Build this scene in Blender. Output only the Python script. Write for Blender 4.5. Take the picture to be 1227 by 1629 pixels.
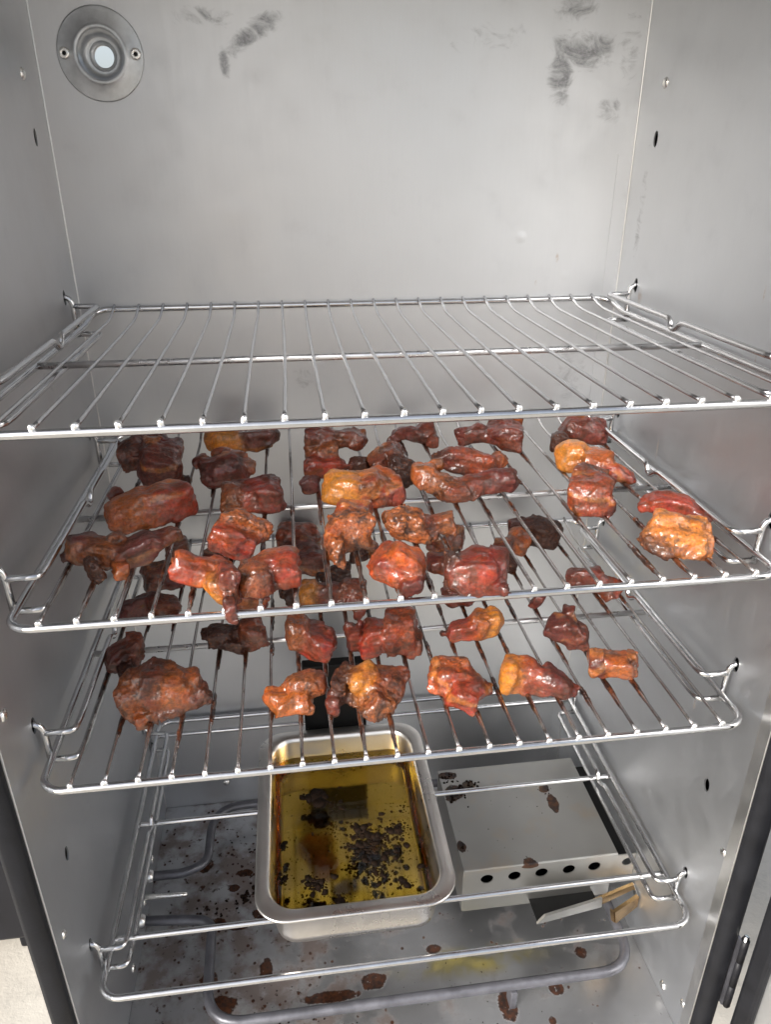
import bpy, bmesh, math, random
import numpy as np
from mathutils import Vector, Matrix, Quaternion

for o in list(bpy.data.objects):
    bpy.data.objects.remove(o)
SC = bpy.context.scene
COL = SC.collection
RAD = math.radians

# ------------------------------------------------------------------ camera
cd = bpy.data.cameras.new('camera')
cam = bpy.data.objects.new('camera', cd)
COL.objects.link(cam)
cd.sensor_fit = 'VERTICAL'
cd.sensor_height = 36.0
cd.sensor_width = 36.0
cd.lens = 25.936
cd.clip_start = 0.01
cd.clip_end = 500
fw = Vector((0.1172, 0.8984, -0.4232)).normalized()
rt = Vector((0.9915, -0.1303, -0.0019)).normalized()
up = rt.cross(fw).normalized()
m = Matrix((rt, up, -fw)).transposed().to_4x4()
m.translation = Vector((-0.06414, -0.35465, 0.1125))
cam.matrix_world = m
SC.camera = cam

# ------------------------------------------------------------------ light
SUN_EL, SUN_AZ = 32, 229       # soft light from the open front, left of the camera
wd = bpy.data.worlds.new('World')
SC.world = wd
wd.use_nodes = True
wn = wd.node_tree.nodes
wl_ = wd.node_tree.links
bg = wn['Background']
sky = wn.new('ShaderNodeTexSky')
sky.sky_type = 'NISHITA'
sky.sun_disc = False
sky.sun_elevation = RAD(SUN_EL)
sky.sun_rotation = RAD(SUN_AZ)
sky.air_density = 1.0
sky.dust_density = 4.0
hs = wn.new('ShaderNodeHueSaturation')
hs.inputs['Saturation'].default_value = 0.52
wl_.new(sky.outputs[0], hs.inputs['Color'])
wl_.new(hs.outputs[0], bg.inputs['Color'])
bg.inputs['Strength'].default_value = 0.15
sd = bpy.data.lights.new('sun', 'SUN')
sd.energy = 2.3
sd.angle = RAD(18)
sd.color = (1.0, 0.99, 0.975)
sun = bpy.data.objects.new('sun', sd)
COL.objects.link(sun)
az = RAD(SUN_AZ)
sdir = Vector((math.sin(az) * math.cos(RAD(SUN_EL)), math.cos(az) * math.cos(RAD(SUN_EL)), math.sin(RAD(SUN_EL))))
sun.rotation_euler = sdir.to_track_quat('Z', 'Y').to_euler()
SC.view_settings.view_transform = 'Standard'
SC.view_settings.look = 'None'
SC.view_settings.exposure = 0.70
SC.view_settings.gamma = 1.0
SC.cycles.max_bounces = 10
SC.cycles.diffuse_bounces = 4
SC.cycles.glossy_bounces = 7
SC.cycles.transmission_bounces = 8
SC.cycles.use_denoising = True
SC.cycles.denoiser = 'OPENIMAGEDENOISE'
SC.cycles.denoising_input_passes = 'RGB_ALBEDO_NORMAL'
SC.cycles.denoising_prefilter = 'ACCURATE'
SC.cycles.sample_clamp_indirect = 6.0

# ------------------------------------------------------------------ helpers
def obj(name, me, mat=None, parent=None):
    o = bpy.data.objects.new(name, me)
    COL.objects.link(o)
    if mat is not None and me is not None:
        if len(me.materials) == 0:
            me.materials.append(mat)
    if parent is not None:
        o.parent = parent
    return o

def empty(name, loc=(0, 0, 0)):
    # every thing keeps its parts in world coordinates, so the root sits at the origin of the cabinet
    o = bpy.data.objects.new(name, None)
    COL.objects.link(o)
    o.empty_display_size = 0.02
    return o

def tag(o, label, cat, group=None, kind=None):
    o['label'] = label
    o['category'] = cat
    if group:
        o['group'] = group
    if kind:
        o['kind'] = kind
    return o

def mesh(name, v, f, smooth=True):
    me = bpy.data.meshes.new(name)
    me.from_pydata([tuple(map(float, x)) for x in v], [], [tuple(map(int, x)) for x in f])
    me.update()
    if smooth:
        me.polygons.foreach_set('use_smooth', [True] * len(me.polygons))
    return me

def bm_mesh(bm, name, smooth=False):
    bmesh.ops.recalc_face_normals(bm, faces=bm.faces)
    me = bpy.data.meshes.new(name)
    bm.to_mesh(me)
    bm.free()
    if smooth:
        me.polygons.foreach_set('use_smooth', [True] * len(me.polygons))
    return me

def add_box(bm, lo, hi, bevel=0.0, seg=2):
    lo, hi = Vector(lo), Vector(hi)
    r = bmesh.ops.create_cube(bm, size=1.0)
    vs = r['verts']
    c = (lo + hi) / 2
    s = hi - lo
    for v in vs:
        v.co = Vector((v.co.x * s.x, v.co.y * s.y, v.co.z * s.z)) + c
    if bevel > 0:
        es = list({e for v in vs for e in v.link_edges})
        bmesh.ops.bevel(bm, geom=es, offset=bevel, segments=seg, affect='EDGES', profile=0.5)
    return vs

def box_mesh(name, lo, hi, bevel=0.0, seg=2):
    bm = bmesh.new()
    add_box(bm, lo, hi, bevel, seg)
    me = bm_mesh(bm, name, smooth=False)
    return me

def round_path(pts, rad, n=5):
    """polyline with its inner corners rounded"""
    pts = [Vector(q) for q in pts]
    out = [pts[0]]
    for i in range(1, len(pts) - 1):
        a, b, c = pts[i - 1], pts[i], pts[i + 1]
        r = min(rad, (a - b).length * .48, (c - b).length * .48)
        p0 = b + (a - b).normalized() * r
        p1 = b + (c - b).normalized() * r
        for k in range(n + 1):
            t = k / n
            out.append((1 - t) ** 2 * p0 + 2 * t * (1 - t) * b + t * t * p1)
    out.append(pts[-1])
    return out

def tube_data(pts, rad, n=10, closed=False, cap=True):
    pts = [Vector(q) for q in pts]
    N = len(pts)
    V, F = [], []
    prev = None
    for i, q in enumerate(pts):
        if closed:
            t = (pts[(i + 1) % N] - pts[i - 1]).normalized()
        elif i == 0:
            t = (pts[1] - pts[0]).normalized()
        elif i == N - 1:
            t = (pts[-1] - pts[-2]).normalized()
        else:
            t = ((pts[i + 1] - q).normalized() + (q - pts[i - 1]).normalized()).normalized()
        if prev is None:
            a = t.orthogonal().normalized()
        else:
            a = (prev - t * prev.dot(t)).normalized()
        prev = a
        b = t.cross(a)
        r = rad[i] if hasattr(rad, '__len__') else rad
        for k in range(n):
            th = 2 * math.pi * k / n
            V.append(q + (a * math.cos(th) + b * math.sin(th)) * r)
    M = N if closed else N - 1
    for i in range(M):
        j = (i + 1) % N
        for k in range(n):
            k2 = (k + 1) % n
            F.append((i * n + k, i * n + k2, j * n + k2, j * n + k))
    if cap and not closed:
        F.append(tuple(range(n))[::-1])
        F.append(tuple((N - 1) * n + k for k in range(n)))
    return V, F

def tubes(name, specs):
    """one mesh out of several tubes welded together"""
    V, F = [], []
    for s in specs:
        v, f = tube_data(*s)
        o = len(V)
        V += v
        F += [tuple(i + o for i in q) for q in f]
    return mesh(name, V, F)

def lathe(name, prof, centre, axis='Y', n=48, closed=False):
    V, F = [], []
    P = len(prof)
    for k in range(n):
        th = 2 * math.pi * k / n
        for r, h in prof:
            c, s = math.cos(th) * r, math.sin(th) * r
            if axis == 'Y':
                V.append((centre[0] + c, centre[1] + h, centre[2] + s))
            elif axis == 'X':
                V.append((centre[0] + h, centre[1] + c, centre[2] + s))
            else:
                V.append((centre[0] + c, centre[1] + s, centre[2] + h))
    for k in range(n):
        k2 = (k + 1) % n
        for i in range(P - 1 if not closed else P):
            j = (i + 1) % P
            F.append((k * P + i, k * P + j, k2 * P + j, k2 * P + i))
    return mesh(name, V, F)

def cut(o, cutters):
    """real holes: subtract the cutter meshes from o"""
    bm = bmesh.new()
    for me in cutters:
        bm.from_mesh(me)
    cme = bpy.data.meshes.new('cutter')
    bm.to_mesh(cme)
    bm.free()
    co = bpy.data.objects.new('cutter', cme)
    COL.objects.link(co)
    md = o.modifiers.new('b', 'BOOLEAN')
    md.operation = 'DIFFERENCE'
    md.solver = 'EXACT'
    md.object = co
    dg = bpy.context.evaluated_depsgraph_get()
    me = bpy.data.meshes.new_from_object(o.evaluated_get(dg))
    o.modifiers.clear()
    o.data = me
    bpy.data.objects.remove(co)

def cyl(c, r, h, axis='X', n=20, squash=1.0):
    bm = bmesh.new()
    bmesh.ops.create_cone(bm, cap_ends=True, segments=n, radius1=r, radius2=r, depth=h)
    if axis == 'X':
        R = Matrix.Rotation(math.pi / 2, 4, 'Y')
    elif axis == 'Y':
        R = Matrix.Rotation(math.pi / 2, 4, 'X')
    else:
        R = Matrix.Identity(4)
    for v in bm.verts:
        v.co = R @ v.co
        v.co.z *= squash
        v.co += Vector(c)
    me = bpy.data.meshes.new('cyl')
    bm.to_mesh(me)
    bm.free()
    return me

# ------------------------------------------------------------------ materials
class NT:
    def __init__(self, name):
        self.m = bpy.data.materials.new(name)
        self.m.use_nodes = True
        self.t = self.m.node_tree
        self.n = self.t.nodes
        self.b = self.n['Principled BSDF']
        self.out = self.n['Material Output']
        self._co = None
    def link(self, a, b):
        self.t.links.new(a, b)
    def co(self):
        if self._co is None:
            self._co = self.n.new('ShaderNodeTexCoord').outputs['Object']
        return self._co
    def mapped(self, scale=(1, 1, 1), loc=(0, 0, 0)):
        mp = self.n.new('ShaderNodeMapping')
        self.link(self.co(), mp.inputs['Vector'])
        mp.inputs['Scale'].default_value = scale
        mp.inputs['Location'].default_value = loc
        return mp.outputs[0]
    def noise(self, scale, detail=4, rough=.55, vec=None, dist=0.0):
        x = self.n.new('ShaderNodeTexNoise')
        x.inputs['Scale'].default_value = scale
        x.inputs['Detail'].default_value = detail
        x.inputs['Roughness'].default_value = rough
        x.inputs['Distortion'].default_value = dist
        self.link(vec if vec is not None else self.co(), x.inputs['Vector'])
        return x.outputs[0]
    def voro(self, scale, vec=None, feature='F1'):
        x = self.n.new('ShaderNodeTexVoronoi')
        x.feature = feature
        x.inputs['Scale'].default_value = scale
        self.link(vec if vec is not None else self.co(), x.inputs['Vector'])
        return x.outputs['Distance']
    def ramp(self, v, lo, hi, a=0.0, b=1.0, smooth=True):
        x = self.n.new('ShaderNodeMapRange')
        x.interpolation_type = 'SMOOTHSTEP' if smooth else 'LINEAR'
        x.inputs['From Min'].default_value = lo
        x.inputs['From Max'].default_value = hi
        x.inputs['To Min'].default_value = a
        x.inputs['To Max'].default_value = b
        self.link(v, x.inputs['Value'])
        return x.outputs[0]
    def math(self, op, a, b=None, clamp=False):
        x = self.n.new('ShaderNodeMath')
        x.operation = op
        x.use_clamp = clamp
        for i, q in enumerate((a, b)):
            if q is None:
                continue
            if isinstance(q, (int, float)):
                x.inputs[i].default_value = q
            else:
                self.link(q, x.inputs[i])
        return x.outputs[0]
    def mix(self, f, a, b):
        x = self.n.new('ShaderNodeMix')
        x.data_type = 'RGBA'
        if isinstance(f, (int, float)):
            x.inputs[0].default_value = f
        else:
            self.link(f, x.inputs[0])
        for i, q in ((6, a), (7, b)):
            if isinstance(q, tuple):
                x.inputs[i].default_value = (*q, 1) if len(q) == 3 else q
            else:
                self.link(q, x.inputs[i])
        return x.outputs[2]
    def spot_rot(self, c, r, th, core=.2):
        co_, si_ = math.cos(th), math.sin(th)
        a = self.n.new('ShaderNodeMapping')
        self.link(self.co(), a.inputs['Vector'])
        a.inputs['Rotation'].default_value = (0, th, 0)
        a.inputs['Location'].default_value = (-(c[0] * co_ + c[2] * si_), -c[1], -(-c[0] * si_ + c[2] * co_))
        b = self.n.new('ShaderNodeMapping')
        self.link(a.outputs[0], b.inputs['Vector'])
        b.inputs['Scale'].default_value = (1 / r[0], 1 / r[1], 1 / r[2])
        x = self.n.new('ShaderNodeVectorMath')
        x.operation = 'LENGTH'
        self.link(b.outputs[0], x.inputs[0])
        return self.ramp(x.outputs['Value'], 1.0, core)
    def spot(self, c, r, core=.25):
        """1 inside an ellipsoid round c with radii r, falling to 0 at its edge"""
        v = self.mapped((1 / r[0], 1 / r[1], 1 / r[2]), (-c[0] / r[0], -c[1] / r[1], -c[2] / r[2]))
        x = self.n.new('ShaderNodeVectorMath')
        x.operation = 'LENGTH'
        self.link(v, x.inputs[0])
        return self.ramp(x.outputs['Value'], 1.0, core)
    def bump(self, h, strength, dist=0.001, prev=None):
        x = self.n.new('ShaderNodeBump')
        x.inputs['Strength'].default_value = strength
        x.inputs['Distance'].default_value = dist
        self.link(h, x.inputs['Height'])
        if prev is not None:
            self.link(prev, x.inputs['Normal'])
        return x.outputs[0]
    def set(self, **k):
        for a, v in k.items():
            i = self.b.inputs[a.replace('_', ' ')]
            if isinstance(v, (int, float)):
                i.default_value = v
            elif isinstance(v, tuple):
                i.default_value = (*v, 1) if len(v) == 3 else v
            else:
                self.link(v, i)
        return self

YW, WL, WR = 0.308, -0.2371, 0.2356
ZTOP, ZF, YF = 0.305, -0.565, -0.0137

def steel_panel(name, base, rough, scuffs=(), rust=(), dents=(), grain=(60, 60, 3), floor=False):
    t = NT(name)
    big = t.noise(5, 3)
    mid = t.noise(38, 5)
    gr = t.noise(14, 4, .6, t.mapped(grain))
    col = t.mix(t.ramp(big, .3, .7), tuple(c * .95 for c in base), tuple(min(1, c * 1.03) for c in base))
    col = t.mix(t.ramp(mid, .56, .8, 0, .10), col, tuple(c * .62 for c in base))
    film = t.math('MULTIPLY', t.spot((-.22, YW, .05), (.34, .5, .40), 0.0), t.ramp(t.noise(4.5, 4), .25, .75, .10, .45))
    col = t.mix(film, col, (base[0] * .86, base[1] * .76, base[2] * .68))   # brown smoke film, thickest at the left
    met = None
    masks = []
    rg = t.math('ADD', t.ramp(gr, .25, .75, rough - .04, rough + .04, False), t.ramp(mid, .35, .8, -.02, .04))
    if scuffs:
        streak = t.noise(46, 9, .70, t.mapped((1.0, 1, 1.6)), 1.2)
        fine = t.noise(700, 3, .6, t.mapped((.7, 1, 1)))
        for c, r, lo, *th in scuffs:
            s = t.spot_rot(c, r, RAD(th[0])) if th else t.spot(c, r)
            q = t.math('ADD', streak, t.math('MULTIPLY', s, .34))
            q = t.math('MULTIPLY', t.ramp(q, lo - .09, lo + .30), t.ramp(fine, .25, .62, .7, 1))
            masks.append(t.math('MULTIPLY', q, t.ramp(s, 0, .25)))
    if masks:
        a = masks[0]
        for q in masks[1:]:
            a = t.math('MAXIMUM', a, q)
        a = t.math('MULTIPLY', a, .72)
        col = t.mix(a, col, (.07, .07, .078))
        met = t.math('SUBTRACT', 1.0, t.math('MULTIPLY', a, .35))
    rm = None
    for c, r in rust:
        s = t.spot(c, r)
        rm = s if rm is None else t.math('MAXIMUM', rm, s)
    if rm is not None:
        rn = t.math('MULTIPLY', t.math('MULTIPLY', rm, t.ramp(t.noise(260, 3), .3, .6), True), .38)
        col = t.mix(rn, col, (.30, .15, .035))
        met = t.math('SUBTRACT', 1.0 if met is None else met, t.math('MULTIPLY', rn, .7))
    h = t.math('ADD', t.noise(7, 2), 0.0)
    nb = t.bump(h, .12, .004)
    for c, r, s in dents:
        sp = t.spot(c, r, 0.0)
        nb = t.bump(sp, s * .2, .002, nb)
    nb = t.bump(gr, .04, .0004, nb)
    t.set(Base_Color=col, Roughness=rg, Metallic=1.0 if met is None else met, Normal=nb)
    return t.m

M = {}
M['back'] = steel_panel('back_steel', (.62, .63, .645), .48,
    scuffs=[((-.080, YW, .2025), (.036, .05, .011), .66, 31), ((-.068, YW, .211), (.028, .05, .012), .74, 15), ((-.1005, YW, .184), (.0065, .05, .019), .68, 4), ((-.120, YW, .214), (.055, .05, .014), .84),
            ((.184, YW, .196), (.042, .05, .022), .70), ((.166, YW, .180), (.018, .05, .034), .70), ((.176, YW, .226), (.035, .05, .018), .78),
            ((.210, YW, .155), (.020, .05, .018), .80), ((.105, YW, .205), (.08, .05, .02), .88), ((.222, YW, .2), (.018, .05, .05), .84),
            ((-.05, YW, -.06), (.02, .05, .02), .86), ((.20, YW, -.06), (.03, .05, .06), .84)],
    rust=[((.1766, YW, .0397), (.0020, .05, .005)), ((.1589, YW, .0185), (.0016, .05, .003))],
    dents=[((.1425, YW, .0569), (.006, .05, .006), .9), ((.185, YW, .024), (.005, .05, .005), .6), ((-.10, YW, .08), (.02, .05, .012), .5), ((.20, YW, .13), (.03, .05, .02), .45)])
M['side'] = steel_panel('side_steel', (.625, .64, .66), .47,
    scuffs=[((WR, .28, .08), (.05, .012, .09), .86), ((WL, .2, -.02), (.05, .04, .03), .86)],
    rust=[((WR, .26, .012), (.05, .005, .008)), ((WR, .09, .04), (.05, .0014, .007)), ((WR, .085, .0), (.05, .0012, .006)), ((WR, .19, -.1), (.05, .002, .012)), ((WR, .07, -.27), (.05, .002, .008))],
    dents=[((WL, .10, -.245), (.05, .006, .006), .8), ((WL, .09, -.33), (.05, .005, .005), .6), ((WR, .11, -.33), (.05, .006, .006), .8)],
    grain=(60, 60, 3))

def floor_mat():
    t = NT('floor_steel')
    base = (.52, .525, .535)
    big = t.noise(9, 4)
    mid = t.noise(85, 7, .68)
    fine = t.noise(230, 4, .6)
    drops = t.voro(150)
    col = t.mix(t.ramp(big, .3, .7), tuple(c * .8 for c in base), base)
    # grease spatter: heavier under the racks at left, sparse at right
    left = t.math('MAXIMUM', t.spot((-.15, .17, ZF), (.17, .22, .3)), t.spot((-.10, .04, ZF), (.10, .08, .3)))
    s1 = t.ramp(t.math('ADD', mid, t.math('MULTIPLY', left, .09)), .66, .78)
    s2 = t.math('MULTIPLY', t.ramp(drops, .30, .14), t.ramp(t.math('ADD', t.noise(60, 2), t.math('MULTIPLY', left, .12)), .58, .68))
    st = t.math('MAXIMUM', s1, s2)
    for c, r in (((-.170, .152, ZF), (.018, .009, .05)), ((-.146, .146, ZF), (.014, .006, .05)), ((-.125, .158, ZF), (.012, .010, .05)), ((-.184, .222, ZF), (.012, .014, .05)), ((-.143, .207, ZF), (.013, .007, .05)), ((-.152, .190, ZF), (.008, .007, .05)), ((-.170, .095, ZF), (.012, .012, .05)), ((-.118, .098, ZF), (.009, .018, .05)), ((-.158, .070, ZF), (.022, .014, .05)), ((.096, .038, ZF), (.013, .020, .05)), ((.144, .047, ZF), (.010, .010, .05)), ((.1316, .0194, ZF), (.005, .007, .05)), ((.179, .0764, ZF), (.008, .009, .05)), ((.040, .098, ZF), (.010, .008, .05)), ((-.130, .03, ZF), (.022, .022, .05)), ((-.06, .066, ZF), (.040, .008, .05)), ((-.02, .075, ZF), (.018, .012, .05))):
        st = t.math('MAXIMUM', st, t.ramp(t.math('ADD', t.spot(c, r), t.math('MULTIPLY', t.math('SUBTRACT', mid, .5), 1.6)), .28, .66))
    st = t.math('MULTIPLY', st, t.ramp(t.noise(170, 6, .7), .30, .46))
    st = t.math('MULTIPLY', st, 1.7, True)
    halo = t.ramp(t.math('ADD', t.noise(30, 5, .6), t.math('MULTIPLY', left, .16)), .53, .73, 0, .70)
    col = t.mix(halo, col, (.10, .046, .022))
    dark = t.mix(t.ramp(fine, .35, .65), (.012, .005, .003), (.060, .019, .006))
    oil = t.math('MULTIPLY', t.spot((.075, .082, ZF), (.10, .020, .05)), t.ramp(t.noise(30, 3), .38, .6))
    col = t.mix(t.math('MULTIPLY', oil, .65), col, (.42, .34, .04))
    col = t.mix(t.math('MULTIPLY', st, .97), col, dark)
    t.link(t.ramp(st, 0, 1, .5, .08), t.b.inputs['Specular IOR Level'])
    met = t.math('SUBTRACT', .92, t.math('MAXIMUM', t.math('MULTIPLY', st, .9), t.math('MULTIPLY', halo, .6)))
    nb = t.bump(t.noise(14, 2), .3, .004)
    nb = t.bump(st, .10, .0004, nb)
    t.set(Base_Color=col, Metallic=met, Roughness=t.math('ADD', t.ramp(big, .3, .7, .34, .46), t.math('MULTIPLY', st, .12)), Normal=nb)
    return t.m
M['floor'] = floor_mat()

def simple(name, base, rough, metal, nscale=40, var=.12, bump=.0, bscale=300, **k):
    t = NT(name)
    n = t.noise(nscale, 5, .6)
    col = t.mix(t.ramp(n, .3, .7), tuple(c * (1 - var) for c in base), tuple(min(1, c * (1 + var)) for c in base))
    t.set(Base_Color=col, Roughness=t.ramp(n, .3, .7, rough * .85, rough * 1.15), Metallic=metal, **k)
    if bump:
        t.set(Normal=t.bump(t.noise(bscale, 4), bump, .0006))
    return t.m

M['chrome'] = simple('chrome_wire', (.60, .60, .605), .15, 1.0, 90, .06, .12, 180)

def greasy_chrome(name, amount, metal=(.48, .465, .455)):
    t = NT(name)
    n = t.noise(16, 4, .6)
    f = t.noise(150, 4, .6)
    mk = t.math('MULTIPLY', t.ramp(t.math('ADD', n, t.math('MULTIPLY', f, .30)), .80 - amount, 1.0 - amount), .85)
    col = t.mix(t.ramp(f, .3, .7), (.016, .009, .007), (.075, .032, .016))
    col = t.mix(mk, metal, col)
    t.set(Base_Color=col, Metallic=t.math('SUBTRACT', 1.0, t.math('MULTIPLY', mk, .55)), Roughness=t.math('ADD', .18, t.math('MULTIPLY', mk, .08)), Normal=t.bump(f, .2, .0004))
    return t.m
M['rod_dark'] = greasy_chrome('greasy_wire', .20)
M['rod_mid'] = greasy_chrome('stained_wire', .12)
M['bar_stained'] = greasy_chrome('frame_wire', .06, (.60, .60, .605))
M['weld'] = simple('bright_weld', (.93, .93, .93), .34, 1.0, 200, .05, .3, 400)
M['pan'] = simple('brushed_pan_steel', (.68, .655, .62), .30, 1.0, 22, .08, .10, 90)
M['pan_floor'] = simple('polished_pan_floor', (.72, .70, .67), .09, 1.0, 14, .06, .03, 60)
M['satin'] = simple('satin_wire', (.68, .68, .69), .30, 1.0, 90, .06)
M['flange'] = simple('galvanised_flange', (.52, .53, .54), .42, 1.0, 70, .16, .2, 200)
M['chip'] = None
M['gasket'] = simple('black_gasket_rubber', (.012, .0125, .015), .45, 0.0, 60, .2, .15, 500)
M['black_box'] = simple('black_paint_and_gap_shade', (.006, .006, .006), .55, 0.0)  # black paint, also stands in for shade in gaps
M['casing'] = simple('black_casing_paint', (.016, .016, .019), .42, 0.0, 30, .15, .1, 600)
M['lip'] = simple('bright_steel_lip', (.78, .78, .77), .34, 1.0, 30, .06)
M['element'] = simple('grey_heater_sheath', (.13, .13, .145), .40, .5, 60, .22, .25, 260)
for k_ in ('gasket', 'casing', 'black_box'):
    M[k_].node_tree.nodes['Principled BSDF'].inputs['Specular IOR Level'].default_value = .18
M['void'] = simple('insulation_dark', (.02, .02, .02), .9, 0.0)
M['screw'] = simple('screw_steel', (.80, .79, .76), .24, 1.0, 300, .1)

def chip_mat():
    t = NT('chip_box_steel')
    mid = t.noise(55, 6, .7)
    base = (.40, .395, .375)
    col = t.mix(t.ramp(t.noise(10, 3), .3, .7), tuple(c * .86 for c in base), base)
    st = None
    for c, r in (((.080, .196, -.470), (.016, .017, .03)), ((.095, .205, -.470), (.011, .009, .03)), ((.076, .220, -.470), (.015, .008, .03)), ((.175, .170, -.470), (.008, .020, .03)), ((.172, .190, -.470), (.009, .009, .03)), ((.13, .104, -.472), (.012, .012, .005)), ((.071, .13, -.470), (.006, .010, .02))):
        s = t.ramp(t.math('ADD', t.spot(c, r), t.math('MULTIPLY', t.math('SUBTRACT', mid, .5), 2.2)), .40, .52)
        s = t.math('MULTIPLY', s, t.ramp(t.spot(c, r), 0, .1))
        st = s if st is None else t.math('MAXIMUM', st, s)
    col = t.mix(st, col, t.mix(t.ramp(t.noise(160, 3), .4, .6), (.010, .005, .004), (.055, .022, .009)))
    heat = t.ramp(t.noise(24, 3), .52, .75, 0, .35)
    col = t.mix(heat, col, (.46, .34, .20))
    t.set(Base_Color=col, Metallic=t.math('SUBTRACT', .95, t.math('MULTIPLY', st, .8)), Roughness=.42, Normal=t.bump(t.noise(18, 2), .2, .003))
    return t.m
M['chip'] = chip_mat()
M['tray'] = simple('reflection_tinted_tray_steel', (.38, .25, .12), .26, 1.0, 26, .3, .1, 120)  # orange tinted reflections put into the handle's base colour

def concrete_mat():
    t = NT('pale_concrete')
    a = t.noise(3.5, 6, .6)
    b = t.noise(40, 5, .7)
    col = t.mix(t.ramp(a, .3, .7), (.44, .40, .34), (.58, .54, .465))
    col = t.mix(t.ramp(b, .5, .75, 0, .5), col, (.33, .31, .27))
    t.set(Base_Color=col, Roughness=.85, Normal=t.bump(b, .4, .004))
    return t.m
M['concrete'] = concrete_mat()

def oil_mat():
    t = NT('amber_cooking_oil')
    t.set(Base_Color=(1, 1, 1), Roughness=.02, IOR=1.47)
    t.b.inputs['Transmission Weight'].default_value = 1.0
    va = t.n.new('ShaderNodeVolumeAbsorption')
    va.inputs['Color'].default_value = (.935, .79, .02, 1)
    va.inputs['Density'].default_value = 58
    t.link(va.outputs[0], t.out.inputs['Volume'])
    return t.m
M['oil'] = oil_mat()
M['char'] = simple('burnt_crumb', (.012, .006, .003), .75, 0.0, 300, .5, .5, 900)
M['char'].node_tree.nodes['Principled BSDF'].inputs['Specular IOR Level'].default_value = .12
M['glaze'] = None

def glaze_mat():
    t = NT('burnt_sugar_glaze')
    n = t.noise(180, 4)
    t.set(Base_Color=t.mix(t.ramp(n, .35, .68), (.010, .005, .004), (.10, .030, .012)), Roughness=.22, Normal=t.bump(t.noise(420, 4), .4, .0006))
    t.b.inputs['Coat Weight'].default_value = .4
    return t.m
M['glaze'] = glaze_mat()

def meat_mat():
    t = NT('smoked_pork')
    at = t.n.new('ShaderNodeAttribute')
    at.attribute_name = 'flesh'
    base = at.outputs['Color']
    bark = at.outputs['Alpha']                      # how crusty the surface is
    n1 = t.noise(95, 5, .65, dist=.6)
    n2 = t.noise(270, 6, .75)
    n3 = t.noise(620, 4, .7)
    fib = t.noise(150, 4, .6, t.mapped((1.0, 3.2, 1.4)), 1.2)
    v = t.voro(430)
    hsv = t.n.new('ShaderNodeHueSaturation')
    t.link(base, hsv.inputs['Color'])
    t.link(t.math('MULTIPLY', t.ramp(n2, .3, .7, .62, 1.36, False), t.ramp(n3, .3, .7, .62, 1.42, False)), hsv.inputs['Value'])
    t.link(t.ramp(fib, .3, .7, .93, 1.06, False), hsv.inputs['Saturation'])
    t.link(t.ramp(n1, .3, .7, .492, .511, False), hsv.inputs['Hue'])
    col = hsv.outputs[0]
    # caramelised dark patches and fine specks
    ch = t.math('MULTIPLY', t.ramp(t.math('ADD', n1, t.math('MULTIPLY', n2, .35)), .66, .84), t.ramp(bark, .0, .8, .40, .95, False))
    col = t.mix(ch, col, (.030, .009, .005))
    sp = t.noise(380, 3, .6)
    col = t.mix(t.math('MULTIPLY', t.ramp(sp, .52, .62), t.ramp(bark, .1, .7, .08, .50, False)), col, (.050, .014, .007))
    col = t.mix(t.math('MULTIPLY', t.ramp(sp, .42, .34), t.ramp(bark, .1, .8, .03, .28, False)), col, (.36, .110, .028))
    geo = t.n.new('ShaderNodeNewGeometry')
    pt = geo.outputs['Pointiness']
    col = t.mix(t.ramp(pt, .485, .42, 0, .75), col, (.030, .008, .005))   # base colour darkened in the creases
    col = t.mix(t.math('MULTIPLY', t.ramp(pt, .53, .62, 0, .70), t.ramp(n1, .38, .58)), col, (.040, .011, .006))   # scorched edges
    rg = t.math('ADD', t.ramp(n2, .3, .7, .36, .56, False), t.math('MULTIPLY', bark, .12))
    nb = t.bump(t.math('ADD', n2, t.math('MULTIPLY', v, t.math('MULTIPLY', bark, 1.1))), .50, .0013)
    nb = t.bump(fib, .45, .0012, nb)
    nb = t.bump(n3, .35, .0005, nb)
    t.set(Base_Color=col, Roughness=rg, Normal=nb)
    t.b.inputs['Subsurface Weight'].default_value = .05
    t.b.inputs['Subsurface Radius'].default_value = (1.0, .35, .15)
    t.b.inputs['Subsurface Scale'].default_value = .003
    t.b.inputs['Coat Roughness'].default_value = .12
    t.b.inputs['Specular IOR Level'].default_value = .30
    cn = t.bump(t.noise(170, 2, .5), .30, .0020)
    cn = t.bump(t.noise(400, 3, .55), .50, .0010, cn)
    wet = t.noise(60, 3, .6)
    bw = t.n.new('ShaderNodeRGBToBW')
    t.link(base, bw.inputs[0])
    t.link(t.math('MULTIPLY', t.ramp(wet, .34, .58, .25, 1.0), t.ramp(bw.outputs[0], .012, .05, .35, 1.0)), t.b.inputs['Coat Weight'])
    t.link(cn, t.b.inputs['Coat Normal'])
    return t.m
M['meat'] = meat_mat()

# ------------------------------------------------------------------ ground
bm = bmesh.new()
bmesh.ops.create_grid(bm, x_segments=8, y_segments=8, size=12)
for v in bm.verts:
    v.co.z = -0.768
g = obj('ground', bm_mesh(bm, 'ground'), M['concrete'])
g['kind'] = 'structure'
g['label'] = 'pale concrete ground outside the smoker'
g['category'] = 'ground'

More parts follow.
